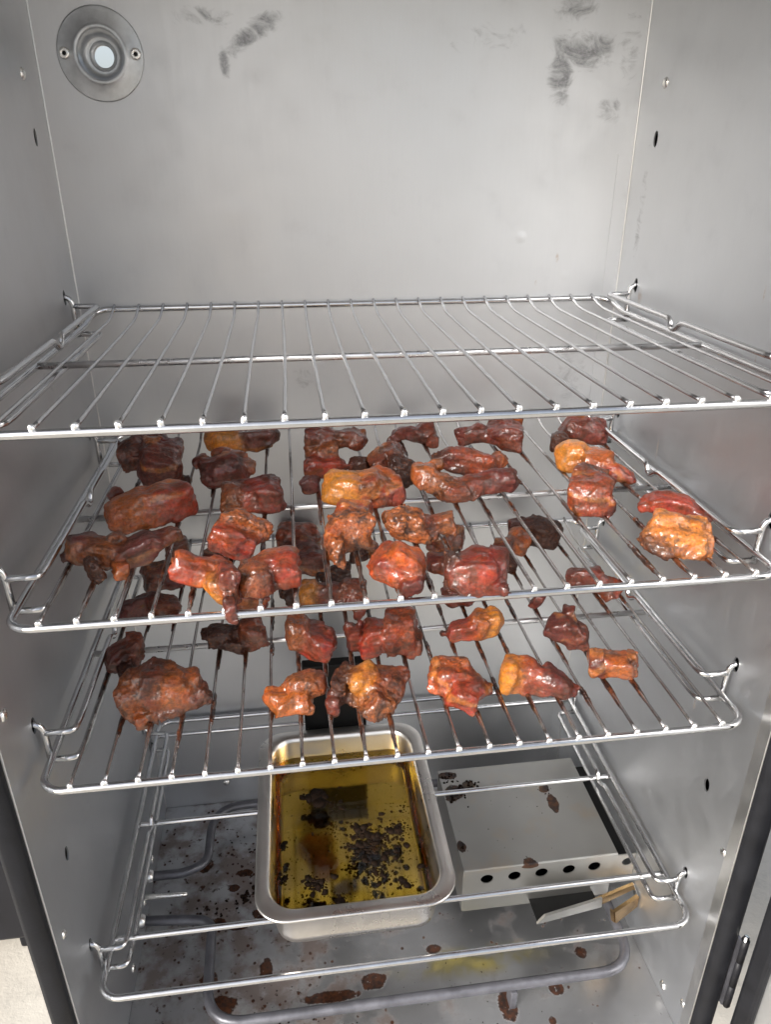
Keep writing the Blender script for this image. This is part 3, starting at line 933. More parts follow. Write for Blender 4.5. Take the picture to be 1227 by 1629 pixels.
# ------------------------------------------------------------------ pork pieces
# each: rack, label, lumps (centre, half sizes, rotation, kind of flesh)
PIECES = [
 (2,'chunky red brown pork piece with a dull side lobe, rear left of upper rack',[
   ((-0.1688,0.1989,-0.0953),(0.0151,0.0173,0.0173),(0.994,-0.009,0.098,0.057),'m'),
   ((-0.192,0.2119,-0.0928),(0.0099,0.0102,0.0102),(0.987,0.009,-0.082,0.139),'k'),
   ((-0.1795,0.2253,-0.0877),(0.0131,0.0066,0.0066),(0.993,0.004,-0.041,0.112),'k'),
   ((-0.1672,0.2199,-0.0901),(0.0111,0.0075,0.0075),(0.995,-0.007,0.082,0.06),'m'),
   ((-0.1531,0.1981,-0.108),(0.0044,0.0041,0.0037),(0.997,0,0,0.08),'c'),
 ]),
 (2,'long smooth rolled pork strip lying crosswise at left of the upper meat rack',[
   ((-0.179,0.1229,-0.1011),(0.0164,0.0121,0.0121),(0.987,0.008,-0.064,0.145),'a'),
   ((-0.1539,0.1312,-0.1002),(0.0185,0.0119,0.0119),(0.991,0.006,-0.064,0.118),'r'),
   ((-0.1933,0.1446,-0.0965),(0.0049,0.0047,0.0046),(0.916,0.04,-0.314,0.246),'m'),
   ((-0.1898,0.1235,-0.1059),(0.0061,0.0069,0.0069),(0.992,0,0,0.128),'o'),
 ]),
 (2,'ragged dark purple and tan pork scrap, leftmost on the upper meat rack',[
   ((-0.1999,0.0719,-0.0994),(0.0086,0.0069,0.0069),(0.988,0,0,0.154),'p'),
   ((-0.1874,0.0666,-0.1032),(0.0101,0.0076,0.0076),(0.972,-0.033,0.23,0.024),'t'),
   ((-0.1775,0.0731,-0.0989),(0.0071,0.0062,0.0062),(0.992,0,0,0.129),'t'),
   ((-0.1644,0.066,-0.1032),(0.014,0.0084,0.0084),(0.976,0.015,-0.124,0.177),'p'),
   ((-0.147,0.0743,-0.0985),(0.0087,0.0054,0.0048),(0.965,0.018,-0.186,0.183),'k'),
   ((-0.1739,0.0539,-0.1091),(0.0046,0.0044,0.0043),(0.991,0,0,0.131),'a'),
   ((-0.1881,0.0511,-0.1073),(0.003,0.0071,0.0071),(0.951,0.028,-0.19,0.243),'c'),
   ((-0.208,0.0702,-0.105),(0.0047,0.0034,0.0022),(0.959,0.025,-0.154,0.235),'c'),
 ]),
 (2,"amber fat ended pork piece behind the empty rack's front bar, left of centre",[
   ((-0.1244,0.266,-0.1019),(0.0142,0.0102,0.0102),(0.999,0,0,0.048),'f'),
   ((-0.0996,0.2663,-0.1026),(0.0154,0.0092,0.0092),(1,0,0,0.029),'m'),
   ((-0.0844,0.2728,-0.1021),(0.0044,0.0052,0.0052),(1,0,0,0.016),'c'),
 ]),
 (2,'plump pork piece with fatty cap and two pointed ears, behind the barrel shaped one',[
   ((-0.1183,0.1884,-0.1008),(0.018,0.0114,0.0114),(0.997,0.002,-0.041,0.065),'m'),
   ((-0.1153,0.2038,-0.0953),(0.0149,0.0058,0.0056),(0.999,0,0,0.046),'a'),
   ((-0.0998,0.1974,-0.1005),(0.0064,0.0051,0.0042),(0.978,-0.007,0.202,-0.046),'a'),
   ((-0.1388,0.2014,-0.0984),(0.0054,0.0046,0.0037),(0.979,0.011,-0.162,0.127),'m'),
 ]),
 (2,'squat barrel shaped pork cube with banded red and tan layers, left of centre',[
   ((-0.1089,0.1379,-0.1015),(0.0085,0.0109,0.0109),(0.999,0,0,0.045),'t'),
   ((-0.097,0.1401,-0.1012),(0.0109,0.011,0.011),(0.999,-0.001,0.024,0.023),'r'),
   ((-0.084,0.1362,-0.1013),(0.0072,0.0114,0.0114),(1,0,0,0.02),'m'),
   ((-0.0962,0.1534,-0.0969),(0.0175,0.0052,0.0043),(0.999,-0.001,0.024,0.022),'m'),
 ]),
 (2,'pork piece with grainy tan rind over smooth red meat, left of centre',[
   ((-0.0976,0.0775,-0.0949),(0.0161,0.0064,0.0064),(0.976,-0.008,0.21,-0.063),'s'),
   ((-0.1065,0.0685,-0.102),(0.0135,0.0093,0.0093),(0.975,-0.011,0.216,-0.06),'r'),
   ((-0.1057,0.083,-0.0935),(0.0081,0.0057,0.0053),(0.997,-0.004,0.079,0.01),'s'),
   ((-0.1161,0.0731,-0.101),(0.004,0.0067,0.0067),(0.988,-0.009,0.155,-0.017),'s'),
 ]),
 (2,"bright orange red pork piece with a drooping foot over the upper rack's front bar",[
   ((-0.1236,0.0344,-0.1028),(0.0155,0.0079,0.0079),(0.983,-0.014,0.182,-0.025),'r'),
   ((-0.1334,0.0391,-0.1017),(0.0071,0.0056,0.0052),(0.996,-0.007,0.077,0.046),'b'),
   ((-0.1193,0.0376,-0.1011),(0.0167,0.0051,0.0042),(0.979,-0.014,0.198,-0.038),'a'),
   ((-0.1139,0.0202,-0.1079),(0.0072,0.0059,0.0057),(0.972,-0.015,0.223,-0.066),'f'),
   ((-0.1054,0.0209,-0.104),(0.0051,0.0101,0.0101),(0.996,0.002,-0.038,0.076),'m'),
   ((-0.1058,0.0042,-0.1116),(0.0035,0.0049,0.0049),(0.998,0,0,0.058),'m'),
 ]),
 (2,'lumpy striped pork piece touching the front left drooping one, tan left end',[
   ((-0.0935,0.0262,-0.1038),(0.0077,0.0089,0.0089),(0.999,0,0,0.038),'t'),
   ((-0.0859,0.0263,-0.1044),(0.0051,0.0082,0.0082),(1,0,0,0.029),'m'),
   ((-0.0752,0.0311,-0.1033),(0.0093,0.0087,0.0087),(0.999,0.001,-0.038,0.036),'r'),
   ((-0.0751,0.0414,-0.0966),(0.0087,0.0053,0.0046),(0.995,-0.001,0.092,-0.035),'k'),
   ((-0.0831,0.0388,-0.0989),(0.006,0.0055,0.0049),(0.983,0.004,-0.153,0.106),'a'),
 ]),
 (2,'stacked looking pork piece with rosy middle and dark lower lobe, rear centre',[
   ((-0.0439,0.2163,-0.0873),(0.0107,0.0091,0.0091),(1,0,0,-0.018),'m'),
   ((-0.0245,0.2161,-0.0887),(0.0139,0.0077,0.0077),(0.999,0,0,-0.035),'k'),
   ((-0.0112,0.2199,-0.0895),(0.0036,0.0044,0.0044),(0.999,0,0,-0.046),'m'),
   ((-0.0422,0.2061,-0.0956),(0.0132,0.0071,0.0071),(1,0,0,-0.02),'t'),
   ((-0.0417,0.1932,-0.1036),(0.016,0.0084,0.0084),(1,-0,-0.016,-0.014),'r'),
   ((-0.0528,0.1691,-0.1085),(0.0077,0.0059,0.0059),(1,0,0,-0.011),'p'),
   ((-0.0145,0.1944,-0.1039),(0.0081,0.0071,0.0071),(0.999,0,0,-0.045),'c'),
 ]),
 (2,'brown rough triangular pork piece standing behind the golden fat piece',[
   ((0.0071,0.1924,-0.101),(0.0141,0.0103,0.0103),(0.974,-0.015,-0.225,0.024),'k'),
   ((0.019,0.1805,-0.1029),(0.0119,0.0102,0.0102),(0.967,0.015,0.201,-0.155),'c'),
   ((0.0146,0.2027,-0.0982),(0.0092,0.0059,0.0057),(0.987,-0.011,-0.162,-0.008),'k'),
 ]),
 (2,'golden fat fronted pork piece with pointed red right end, centre of upper rack',[
   ((-0.0286,0.1385,-0.1005),(0.0165,0.0116,0.0116),(0.994,0.003,0.08,-0.07),'f'),
   ((-0.0089,0.1379,-0.1004),(0.0101,0.012,0.012),(0.987,-0.009,-0.159,0.013),'o'),
   ((0.0037,0.1382,-0.1028),(0.0111,0.0091,0.0091),(0.987,-0.011,-0.159,0.002),'r'),
   ((-0.0018,0.1497,-0.0967),(0.0122,0.0061,0.0061),(0.994,0.004,0.064,-0.088),'a'),
 ]),
 (2,'slab of leathery orange pork rind tilted upright with a pointed lower corner, centre',[
   ((-0.0318,0.0753,-0.1009),(0.0147,0.0111,0.0111),(0.996,-0.004,-0.094,0.009),'s'),
   ((-0.0346,0.0893,-0.0937),(0.005,0.0058,0.0058),(0.982,0.005,0.157,-0.106),'o'),
   ((-0.0239,0.0873,-0.0948),(0.0075,0.0062,0.0062),(0.997,-0.004,-0.079,-0.008),'r'),
   ((-0.0423,0.0559,-0.1066),(0.0044,0.0081,0.0081),(0.995,-0.002,-0.092,0.023),'s'),
   ((-0.0436,0.0725,-0.1047),(0.0041,0.0076,0.0076),(0.999,-0.001,-0.039,-0.004),'o'),
 ]),
 (2,'flat grainy orange pork slab with a small square block at its right end',[
   ((0.0077,0.0757,-0.1024),(0.0149,0.0097,0.0097),(0.994,0.003,0.039,-0.102),'s'),
   ((-0.0033,0.0841,-0.0997),(0.005,0.0047,0.0043),(0.977,0.011,0.156,-0.143),'s'),
   ((0.0315,0.079,-0.1028),(0.0071,0.0059,0.0059),(0.995,-0.003,-0.031,-0.093),'t'),
   ((0.0228,0.0776,-0.1038),(0.0058,0.0062,0.0062),(0.995,0,0,-0.099),'m'),
 ]),
 (2,'glossy diamond shaped red orange pork piece at the front centre of the upper meat rack',[
   ((-0.0091,0.0259,-0.0994),(0.0142,0.007,0.007),(0.998,-0.003,-0.038,-0.051),'b'),
   ((-0.0076,0.0208,-0.1031),(0.0163,0.0076,0.0076),(0.972,0.012,0.165,-0.167),'r'),
   ((-0.0016,0.0204,-0.1012),(0.0111,0.0111,0.0111),(0.983,0.009,0.113,-0.145),'b'),
   ((-0.0004,0.0094,-0.1081),(0.0077,0.0057,0.0055),(0.997,-0.005,-0.06,-0.051),'p'),
   ((-0.0083,0.0317,-0.0962),(0.0068,0.0051,0.0042),(0.997,-0.006,-0.077,-0.03),'r'),
 ]),
 (2,'glossy deep red pork cube with charred left edge, upper rack front, right of centre',[
   ((0.0394,0.0145,-0.1014),(0.0141,0.0107,0.0107),(0.989,0.002,0.015,-0.145),'r'),
   ((0.0262,0.0203,-0.0981),(0.0045,0.0076,0.0076),(0.994,-0.009,-0.076,-0.076),'c'),
   ((0.0513,0.0182,-0.0996),(0.0049,0.0084,0.0084),(0.991,-0.009,-0.061,-0.116),'m'),
   ((0.0393,0.0095,-0.1096),(0.0148,0.0044,0.0028),(0.99,0,0,-0.138),'c'),
 ]),
 (2,"small thin dark pork strip at the rear, behind the empty rack's front bar",[
   ((0.0366,0.2659,-0.1054),(0.0169,0.0063,0.0063),(0.995,0.003,0.033,-0.092),'m'),
   ((0.0523,0.2676,-0.1038),(0.0079,0.0069,0.0069),(0.986,-0.015,-0.164,-0.035),'m'),
   ((0.0579,0.2541,-0.1077),(0.0045,0.0052,0.0052),(0.988,0.008,0.082,-0.127),'k'),
 ]),
 (2,"broad brown pork piece with pointed left end behind the empty rack's front bar",[
   ((0.091,0.244,-0.101),(0.0154,0.0077,0.0077),(0.99,-0.015,-0.114,-0.086),'m'),
   ((0.1188,0.2402,-0.0999),(0.0154,0.0123,0.0123),(0.983,0.01,0.065,-0.171),'m'),
   ((0.1289,0.2594,-0.0927),(0.0101,0.0068,0.0068),(0.988,0,0,-0.152),'a'),
   ((0.1221,0.2326,-0.1055),(0.0098,0.0072,0.0072),(0.988,0,0,-0.153),'k'),
 ]),
 (2,'glossy red upper arm piece nestled in the curled pork piece, right of centre',[
   ((0.0784,0.185,-0.103),(0.0212,0.009,0.009),(0.989,0.004,0.032,-0.141),'o'),
   ((0.0986,0.1888,-0.1022),(0.0102,0.0062,0.0062),(0.983,-0.024,-0.161,-0.082),'a'),
   ((0.0619,0.1875,-0.102),(0.0091,0.008,0.008),(0.993,0,0,-0.114),'m'),
   ((0.0524,0.1914,-0.1008),(0.0081,0.0062,0.0062),(0.994,-0.009,-0.081,-0.074),'c'),
 ]),
 (2,'curled bumpy pork piece with purple rounded right end, right of centre on upper rack',[
   ((0.031,0.1453,-0.0937),(0.0089,0.0078,0.0078),(0.996,0,0,-0.094),'a'),
   ((0.037,0.1385,-0.0983),(0.0121,0.0082,0.0082),(0.981,0.012,0.12,-0.15),'t'),
   ((0.0551,0.1321,-0.1037),(0.0153,0.0082,0.0082),(0.994,-0.006,-0.048,-0.099),'k'),
   ((0.0718,0.135,-0.1008),(0.0112,0.0087,0.0087),(0.991,-0.013,-0.095,-0.094),'m'),
   ((0.0866,0.1372,-0.0985),(0.0126,0.0092,0.0092),(0.99,-0.012,-0.08,-0.115),'p'),
   ((0.0423,0.1547,-0.0894),(0.0047,0.0053,0.0053),(0.994,-0.008,-0.081,-0.071),'a'),
 ]),
 (2,'dark red brown pork piece at the rear right, behind the golden capped one',[
   ((0.195,0.2484,-0.1015),(0.0198,0.0106,0.0106),(0.977,0.007,0.032,-0.212),'m'),
   ((0.1675,0.2313,-0.1049),(0.0083,0.0087,0.0087),(0.984,-0.008,-0.041,-0.173),'c'),
   ((0.2091,0.2466,-0.1027),(0.0079,0.0095,0.0095),(0.977,0,0,-0.212),'p'),
 ]),
 (2,'pork piece with smooth golden fat cap and long red tail pointing right',[
   ((0.1614,0.1841,-0.1015),(0.0138,0.0105,0.0105),(0.983,-0.016,-0.08,-0.167),'f'),
   ((0.1778,0.1728,-0.1024),(0.0121,0.0109,0.0109),(0.959,0.026,0.12,-0.256),'a'),
   ((0.1901,0.1593,-0.107),(0.0159,0.007,0.007),(0.957,0.026,0.111,-0.268),'r'),
   ((0.172,0.1605,-0.108),(0.0149,0.0058,0.0056),(0.96,0.024,0.111,-0.255),'m'),
 ]),
 (2,'bubbly dark red pork cube in front of the golden capped piece, right side',[
   ((0.1437,0.1084,-0.0996),(0.0149,0.0127,0.0127),(0.976,0.003,0.016,-0.216),'o'),
   ((0.1489,0.1225,-0.0925),(0.0129,0.0077,0.0077),(0.978,0,0,-0.208),'k'),
   ((0.1466,0.1037,-0.1041),(0.0117,0.0084,0.0084),(0.977,0,0,-0.214),'r'),
   ((0.156,0.1004,-0.1077),(0.0036,0.005,0.005),(0.975,0,0,-0.223),'c'),
 ]),
 (2,'red pork piece half hidden behind the pale orange one at the far right',[
   ((0.1929,0.0846,-0.1028),(0.0176,0.009,0.009),(0.956,0.017,0.062,-0.287),'r'),
   ((0.2048,0.0744,-0.1056),(0.0139,0.0069,0.0069),(0.932,0.04,0.138,-0.332),'m'),
   ((0.2009,0.091,-0.1008),(0.0089,0.0055,0.005),(0.952,0.021,0.078,-0.296),'a'),
 ]),
 (2,'pale orange fatty pork piece with dark lower left edge, far right of upper rack',[
   ((0.1803,0.0436,-0.1017),(0.0203,0.0103,0.0103),(0.955,0.013,0.046,-0.292),'g'),
   ((0.1759,0.0369,-0.1039),(0.0193,0.009,0.009),(0.958,0.009,0.03,-0.286),'g'),
   ((0.1625,0.0378,-0.1071),(0.0097,0.0054,0.0049),(0.932,0.04,0.151,-0.328),'c'),
   ((0.1936,0.0448,-0.1023),(0.0098,0.0084,0.0084),(0.959,0,0,-0.283),'g'),
 ]),
 (3,'dull brown pork piece with an upright lobe, far left of the lower meat rack',[
   ((-0.2009,0.1183,-0.2149),(0.0135,0.0096,0.0096),(0.977,0.012,-0.086,0.197),'m'),
   ((-0.1894,0.121,-0.21),(0.0066,0.0114,0.0114),(0.994,-0.007,0.058,0.09),'k'),
   ((-0.1926,0.1001,-0.2203),(0.0064,0.0077,0.0077),(0.991,0,0,0.137),'c'),
 ]),
 (3,'large knobbly pork piece with orange fat and round nub, front left of lower rack',[
   ((-0.1696,0.0689,-0.2116),(0.0189,0.0133,0.0133),(0.993,0,0,0.122),'t'),
   ((-0.185,0.0671,-0.2139),(0.0086,0.0112,0.0112),(0.99,0,0,0.139),'t'),
   ((-0.1708,0.0698,-0.2101),(0.0073,0.0137,0.0137),(0.995,-0.007,0.056,0.081),'p'),
   ((-0.1533,0.0693,-0.2126),(0.0121,0.0117,0.0117),(0.996,-0.007,0.069,0.051),'a'),
   ((-0.1391,0.0692,-0.2178),(0.0065,0.0061,0.0061),(0.988,0.006,-0.069,0.14),'k'),
   ((-0.1765,0.0559,-0.2222),(0.0072,0.0054,0.0048),(0.991,0,0,0.133),'a'),
   ((-0.1526,0.0609,-0.2216),(0.015,0.0048,0.0036),(0.982,0.009,-0.082,0.168),'c'),
   ((-0.1465,0.0763,-0.209),(0.0061,0.0055,0.0049),(0.996,0,0,0.094),'k'),
 ]),
 (3,"charred crumbly black pork scrap with brown right end, hanging below the upper rack's front bar",[
   ((-0.1258,0.1335,-0.2155),(0.0146,0.0091,0.0091),(0.998,-0.004,0.058,0.024),'c'),
   ((-0.1045,0.1314,-0.2142),(0.0087,0.0109,0.0109),(0.997,0.002,-0.036,0.066),'k'),
   ((-0.1191,0.1258,-0.22),(0.0087,0.0057,0.0054),(0.989,-0.008,0.143,-0.042),'c'),
   ((-0.1395,0.138,-0.215),(0.0049,0.0043,0.0036),(0.997,0,0,0.076),'c'),
 ]),
 (3,'shadowed rounded pork piece at the rear left, under the ragged dark scrap',[
   ((-0.1744,0.2497,-0.1985),(0.009,0.0116,0.0116),(0.996,0,0,0.09),'k'),
   ((-0.1897,0.2348,-0.2148),(0.0167,0.0099,0.0099),(0.994,0,0,0.105),'k'),
   ((-0.1776,0.2324,-0.2156),(0.0078,0.0094,0.0094),(0.995,0,0,0.095),'p'),
 ]),
 (3,'wide flat dull brown pork strip in shadow, left side of the lower meat rack',[
   ((-0.1979,0.1872,-0.2163),(0.0156,0.0083,0.0083),(0.99,0.004,-0.03,0.138),'p'),
   ((-0.1781,0.184,-0.2159),(0.0125,0.0092,0.0092),(0.996,-0.002,0.022,0.091),'k'),
   ((-0.2075,0.1846,-0.2199),(0.0073,0.0054,0.0048),(0.992,0,0,0.13),'p'),
 ]),
 (3,'dark pork piece in deep shade under the grainy rind piece',[
   ((-0.1423,0.2595,-0.2139),(0.0151,0.0108,0.0108),(0.998,0,0,0.063),'m'),
   ((-0.1314,0.264,-0.2105),(0.007,0.0098,0.0098),(0.999,0,0,0.054),'c'),
 ]),
 (3,'dull red pork piece showing beneath the lumpy striped piece',[
   ((-0.1064,0.1844,-0.2167),(0.0148,0.0079,0.0079),(0.999,0,0,0.039),'r'),
   ((-0.1156,0.1893,-0.2121),(0.0074,0.0069,0.0069),(0.999,0,0,0.047),'m'),
 ]),
 (3,'tall shadowed pork piece behind the front rods, centre left of the lower meat rack',[
   ((-0.0673,0.2839,-0.2119),(0.0212,0.013,0.013),(1,0,0,0.002),'o'),
   ((-0.0574,0.2482,-0.2192),(0.0175,0.0103,0.0103),(0.996,0,0.076,-0.048),'m'),
   ((-0.0644,0.2637,-0.2165),(0.0166,0.0111,0.0111),(1,0,0,0),'m'),
 ]),
 (3,'black charred crust lump beside the shadowed tall pork piece',[
   ((-0.0308,0.2212,-0.2166),(0.0096,0.0079,0.0079),(1,0,0,-0.029),'c'),
   ((-0.0413,0.2168,-0.2198),(0.0067,0.0056,0.0052),(1,0,0,-0.02),'c'),
 ]),
 (3,"pork piece with pale golden left end seen below the upper rack's front bar, centre",[
   ((-0.06,0.1836,-0.2114),(0.0079,0.0104,0.0104),(1,0,0,-0.004),'f'),
   ((-0.0432,0.1827,-0.2134),(0.0127,0.0094,0.0094),(1,0,0,-0.02),'m'),
   ((-0.0236,0.1811,-0.2134),(0.0106,0.0114,0.0114),(0.995,0.002,0.06,-0.074),'k'),
   ((-0.0189,0.165,-0.2217),(0.0042,0.0054,0.0054),(0.98,0.006,0.146,-0.136),'m'),
 ]),
 (3,'small black scrap just left of the pale golden ended piece',[
   ((-0.0781,0.1985,-0.2182),(0.0097,0.0061,0.0061),(0.995,-0.001,0.09,-0.041),'c'),
   ((-0.0751,0.1906,-0.2206),(0.0043,0.005,0.005),(1,0,0,0.01),'c'),
 ]),
 (3,'knotted red and pink pork piece over the black back housing, left of centre',[
   ((-0.0706,0.116,-0.2051),(0.009,0.0106,0.0106),(1,0,0,0.007),'t'),
   ((-0.0552,0.1091,-0.2132),(0.0128,0.0115,0.0115),(0.977,0.002,0.17,-0.129),'r'),
   ((-0.056,0.1228,-0.2036),(0.0053,0.0044,0.0036),(1,0,0,-0.008),'m'),
   ((-0.0632,0.116,-0.2081),(0.0095,0.0071,0.0071),(0.978,0,0.172,-0.118),'t'),
   ((-0.0483,0.1127,-0.2118),(0.0067,0.008,0.008),(0.995,0.001,0.072,-0.067),'m'),
 ]),
 (3,'pork piece with pink middle and tall golden brown right lobe, centre of lower rack',[
   ((-0.027,0.1155,-0.2116),(0.0067,0.0094,0.0094),(0.997,-0.003,-0.072,0.01),'m'),
   ((-0.0129,0.1119,-0.2133),(0.0106,0.0117,0.0117),(0.994,-0.006,-0.107,0.02),'r'),
   ((0.0081,0.1128,-0.2089),(0.0125,0.0162,0.0162),(0.997,0,0,-0.077),'o'),
   ((0.0206,0.1082,-0.2185),(0.0043,0.0068,0.0068),(0.996,0,0,-0.09),'k'),
   ((-0.0086,0.1227,-0.2072),(0.0068,0.0053,0.0045),(0.998,0,0,-0.058),'m'),
 ]),
 (3,'banana shaped orange pork piece with lumpy pink grey back, front of the black housing',[
   ((-0.0864,0.0606,-0.2193),(0.0078,0.0058,0.0057),(0.987,-0.004,0.136,-0.082),'a'),
   ((-0.0754,0.0519,-0.221),(0.012,0.006,0.006),(1,0,-0.013,0.025),'a'),
   ((-0.0662,0.0643,-0.2162),(0.0123,0.0082,0.0082),(0.994,0,-0.082,0.067),'t'),
   ((-0.0586,0.0666,-0.2145),(0.0066,0.0066,0.0066),(1,0,0,-0.007),'p'),
 ]),
 (3,'large glossy pork piece with golden fat crown and dark left tail, lower rack front',[
   ((-0.0229,0.0596,-0.2133),(0.0118,0.0115,0.0115),(0.989,-0.007,-0.137,0.058),'f'),
   ((-0.0081,0.0577,-0.2144),(0.0114,0.0107,0.0107),(0.975,0.009,0.136,-0.173),'k'),
   ((-0.0166,0.043,-0.2179),(0.0116,0.01,0.01),(0.941,0.014,0.232,-0.248),'t'),
   ((-0.0311,0.0659,-0.2102),(0.0071,0.0055,0.005),(0.998,-0.003,-0.069,0.014),'k'),
   ((-0.0421,0.0615,-0.2117),(0.0057,0.0106,0.0106),(0.974,0.004,0.164,-0.153),'c'),
   ((-0.0368,0.0701,-0.2058),(0.0031,0.0037,0.0037),(0.999,0,0,-0.032),'c'),
   ((-0.0492,0.0502,-0.2203),(0.003,0.006,0.006),(0.999,-0.001,-0.034,0.009),'m'),
   ((-0.0312,0.0526,-0.221),(0.0087,0.005,0.0041),(0.97,0.007,0.168,-0.176),'c'),
 ]),
 (3,'small dark piece in shade beneath the leathery rind slab',[
   ((0.0001,0.2659,-0.2175),(0.012,0.0067,0.0067),(0.996,-0.005,-0.092,-0.002),'m'),
   ((-0.0115,0.258,-0.2199),(0.0083,0.0058,0.0056),(0.999,0,0,-0.043),'c'),
   ((0.0032,0.2513,-0.2214),(0.0035,0.005,0.005),(0.998,0,0,-0.055),'m'),
 ]),
 (3,"shaded brown pork piece under the flat grainy slab's square end",[
   ((0.0787,0.268,-0.2138),(0.0164,0.0108,0.0108),(0.995,-0.007,-0.062,-0.081),'k'),
   ((0.0642,0.2694,-0.2163),(0.0073,0.0068,0.0068),(0.995,0,0,-0.101),'m'),
 ]),
 (3,'dim dark pork piece left behind the deep red cube',[
   ((0.0616,0.2253,-0.2155),(0.0138,0.0091,0.0091),(0.991,0.004,0.038,-0.127),'m'),
   ((0.0693,0.2167,-0.2192),(0.008,0.0064,0.0064),(0.969,0.017,0.15,-0.198),'k'),
 ]),
 (3,"pork piece with a pale orange side behind the deep red cube's right",[
   ((0.1435,0.252,-0.2135),(0.0108,0.0113,0.0113),(0.959,0.025,0.153,-0.239),'a'),
   ((0.1265,0.246,-0.216),(0.0096,0.0095,0.0095),(0.988,0,0,-0.153),'m'),
   ((0.1235,0.2217,-0.2194),(0.0087,0.0098,0.0098),(0.988,0,0,-0.157),'c'),
 ]),
 (3,'very dark pork piece at the rear right of the lower meat rack',[
   ((0.1728,0.2655,-0.2121),(0.0166,0.0127,0.0127),(0.973,0.014,0.077,-0.218),'c'),
   ((0.1519,0.2722,-0.2099),(0.0111,0.0081,0.0081),(0.986,0,0,-0.165),'m'),
   ((0.1646,0.2743,-0.209),(0.0112,0.007,0.007),(0.985,0,0,-0.174),'p'),
 ]),
 (3,'two lobed dull pork piece on the lower rack, under the deep red cube',[
   ((0.0672,0.1668,-0.2165),(0.0127,0.0079,0.0079),(0.994,-0.009,-0.074,-0.077),'m'),
   ((0.0916,0.1687,-0.2153),(0.0128,0.007,0.007),(0.99,0,0,-0.144),'k'),
   ((0.0799,0.1699,-0.2157),(0.0075,0.0055,0.005),(0.991,0,0,-0.134),'m'),
 ]),
 (3,'tiny pork tip poking below the front bar, alone right of centre',[
   ((0.1317,0.1554,-0.2185),(0.0053,0.0059,0.0059),(0.952,0.027,0.146,-0.268),'m'),
 ]),
 (3,"flat reddish pork piece beneath the upper rack's front bar, right side",[
   ((0.1836,0.1778,-0.2141),(0.0176,0.0103,0.0103),(0.982,-0.02,-0.089,-0.165),'m'),
   ((0.1969,0.1716,-0.2172),(0.0153,0.0082,0.0082),(0.963,0.014,0.059,-0.261),'o'),
   ((0.1956,0.1643,-0.2211),(0.0071,0.0055,0.0051),(0.91,0.052,0.218,-0.348),'k'),
 ]),
 (3,'bow tie shaped pork piece with red left and golden right end, right of centre',[
   ((0.0585,0.1152,-0.2157),(0.0123,0.0087,0.0087),(0.993,-0.013,-0.1,-0.059),'r'),
   ((0.072,0.1179,-0.2112),(0.0079,0.0101,0.0101),(0.962,0.02,0.144,-0.232),'a'),
   ((0.0811,0.1178,-0.2107),(0.0064,0.0106,0.0106),(0.981,0.009,0.058,-0.186),'f'),
   ((0.0433,0.1186,-0.2173),(0.0049,0.0036,0.0023),(0.982,0.01,0.086,-0.169),'c'),
 ]),
 (3,'dark craggy pork piece, right side behind the small square cube',[
   ((0.1293,0.1068,-0.2101),(0.0078,0.0078,0.0078),(0.967,0.014,0.072,-0.243),'p'),
   ((0.1431,0.1018,-0.2143),(0.0117,0.01,0.01),(0.908,0.049,0.226,-0.35),'m'),
   ((0.1417,0.1132,-0.2042),(0.0054,0.0055,0.0055),(0.984,-0.015,-0.072,-0.16),'m'),
   ((0.1494,0.0955,-0.2194),(0.0049,0.0064,0.0064),(0.982,-0.032,-0.141,-0.122),'k'),
 ]),
 (3,'small square pork cube with dark left face, furthest right on the lower rack',[
   ((0.1458,0.058,-0.2121),(0.0059,0.0093,0.0093),(0.977,-0.008,-0.035,-0.209),'p'),
   ((0.1587,0.0558,-0.2157),(0.0118,0.0089,0.0089),(0.974,-0.007,-0.028,-0.226),'a'),
   ((0.158,0.0622,-0.2114),(0.0137,0.0047,0.0034),(0.97,0,0,-0.242),'m'),
   ((0.1701,0.057,-0.2155),(0.0032,0.0073,0.0073),(0.967,0,0,-0.256),'k'),
 ]),
 (3,'angular pork piece with crackled orange top and fibrous red right side, front right of centre',[
   ((0.0362,0.0577,-0.2146),(0.0151,0.01,0.01),(0.983,0.008,0.069,-0.171),'o'),
   ((0.0409,0.0637,-0.2098),(0.0089,0.0059,0.0058),(0.992,0,0,-0.123),'s'),
   ((0.0519,0.051,-0.2177),(0.0101,0.0082,0.0082),(0.994,-0.011,-0.082,-0.074),'p'),
   ((0.0404,0.0415,-0.2198),(0.0117,0.0081,0.0081),(0.973,0.013,0.101,-0.209),'r'),
   ((0.03,0.0558,-0.218),(0.0089,0.0066,0.0066),(0.966,0.015,0.136,-0.217),'b'),
   ((0.0622,0.0512,-0.2211),(0.004,0.0046,0.0046),(0.989,0,0,-0.15),'m'),
 ]),
 (3,'log shaped pork piece with a square golden left end and wrinkled red tail, front right',[
   ((0.0797,0.0553,-0.2134),(0.0071,0.0117,0.0117),(0.986,0,0,-0.168),'f'),
   ((0.0945,0.0566,-0.2153),(0.0126,0.0092,0.0092),(0.97,0.013,0.069,-0.234),'o'),
   ((0.0954,0.0522,-0.2198),(0.0179,0.0057,0.0054),(0.98,0.003,0.014,-0.196),'m'),
   ((0.1109,0.0497,-0.2173),(0.0094,0.0088,0.0088),(0.957,0.02,0.096,-0.273),'p'),
   ((0.1213,0.0446,-0.2232),(0.0045,0.0039,0.0033),(0.909,0.044,0.201,-0.362),'m'),
 ]),
]

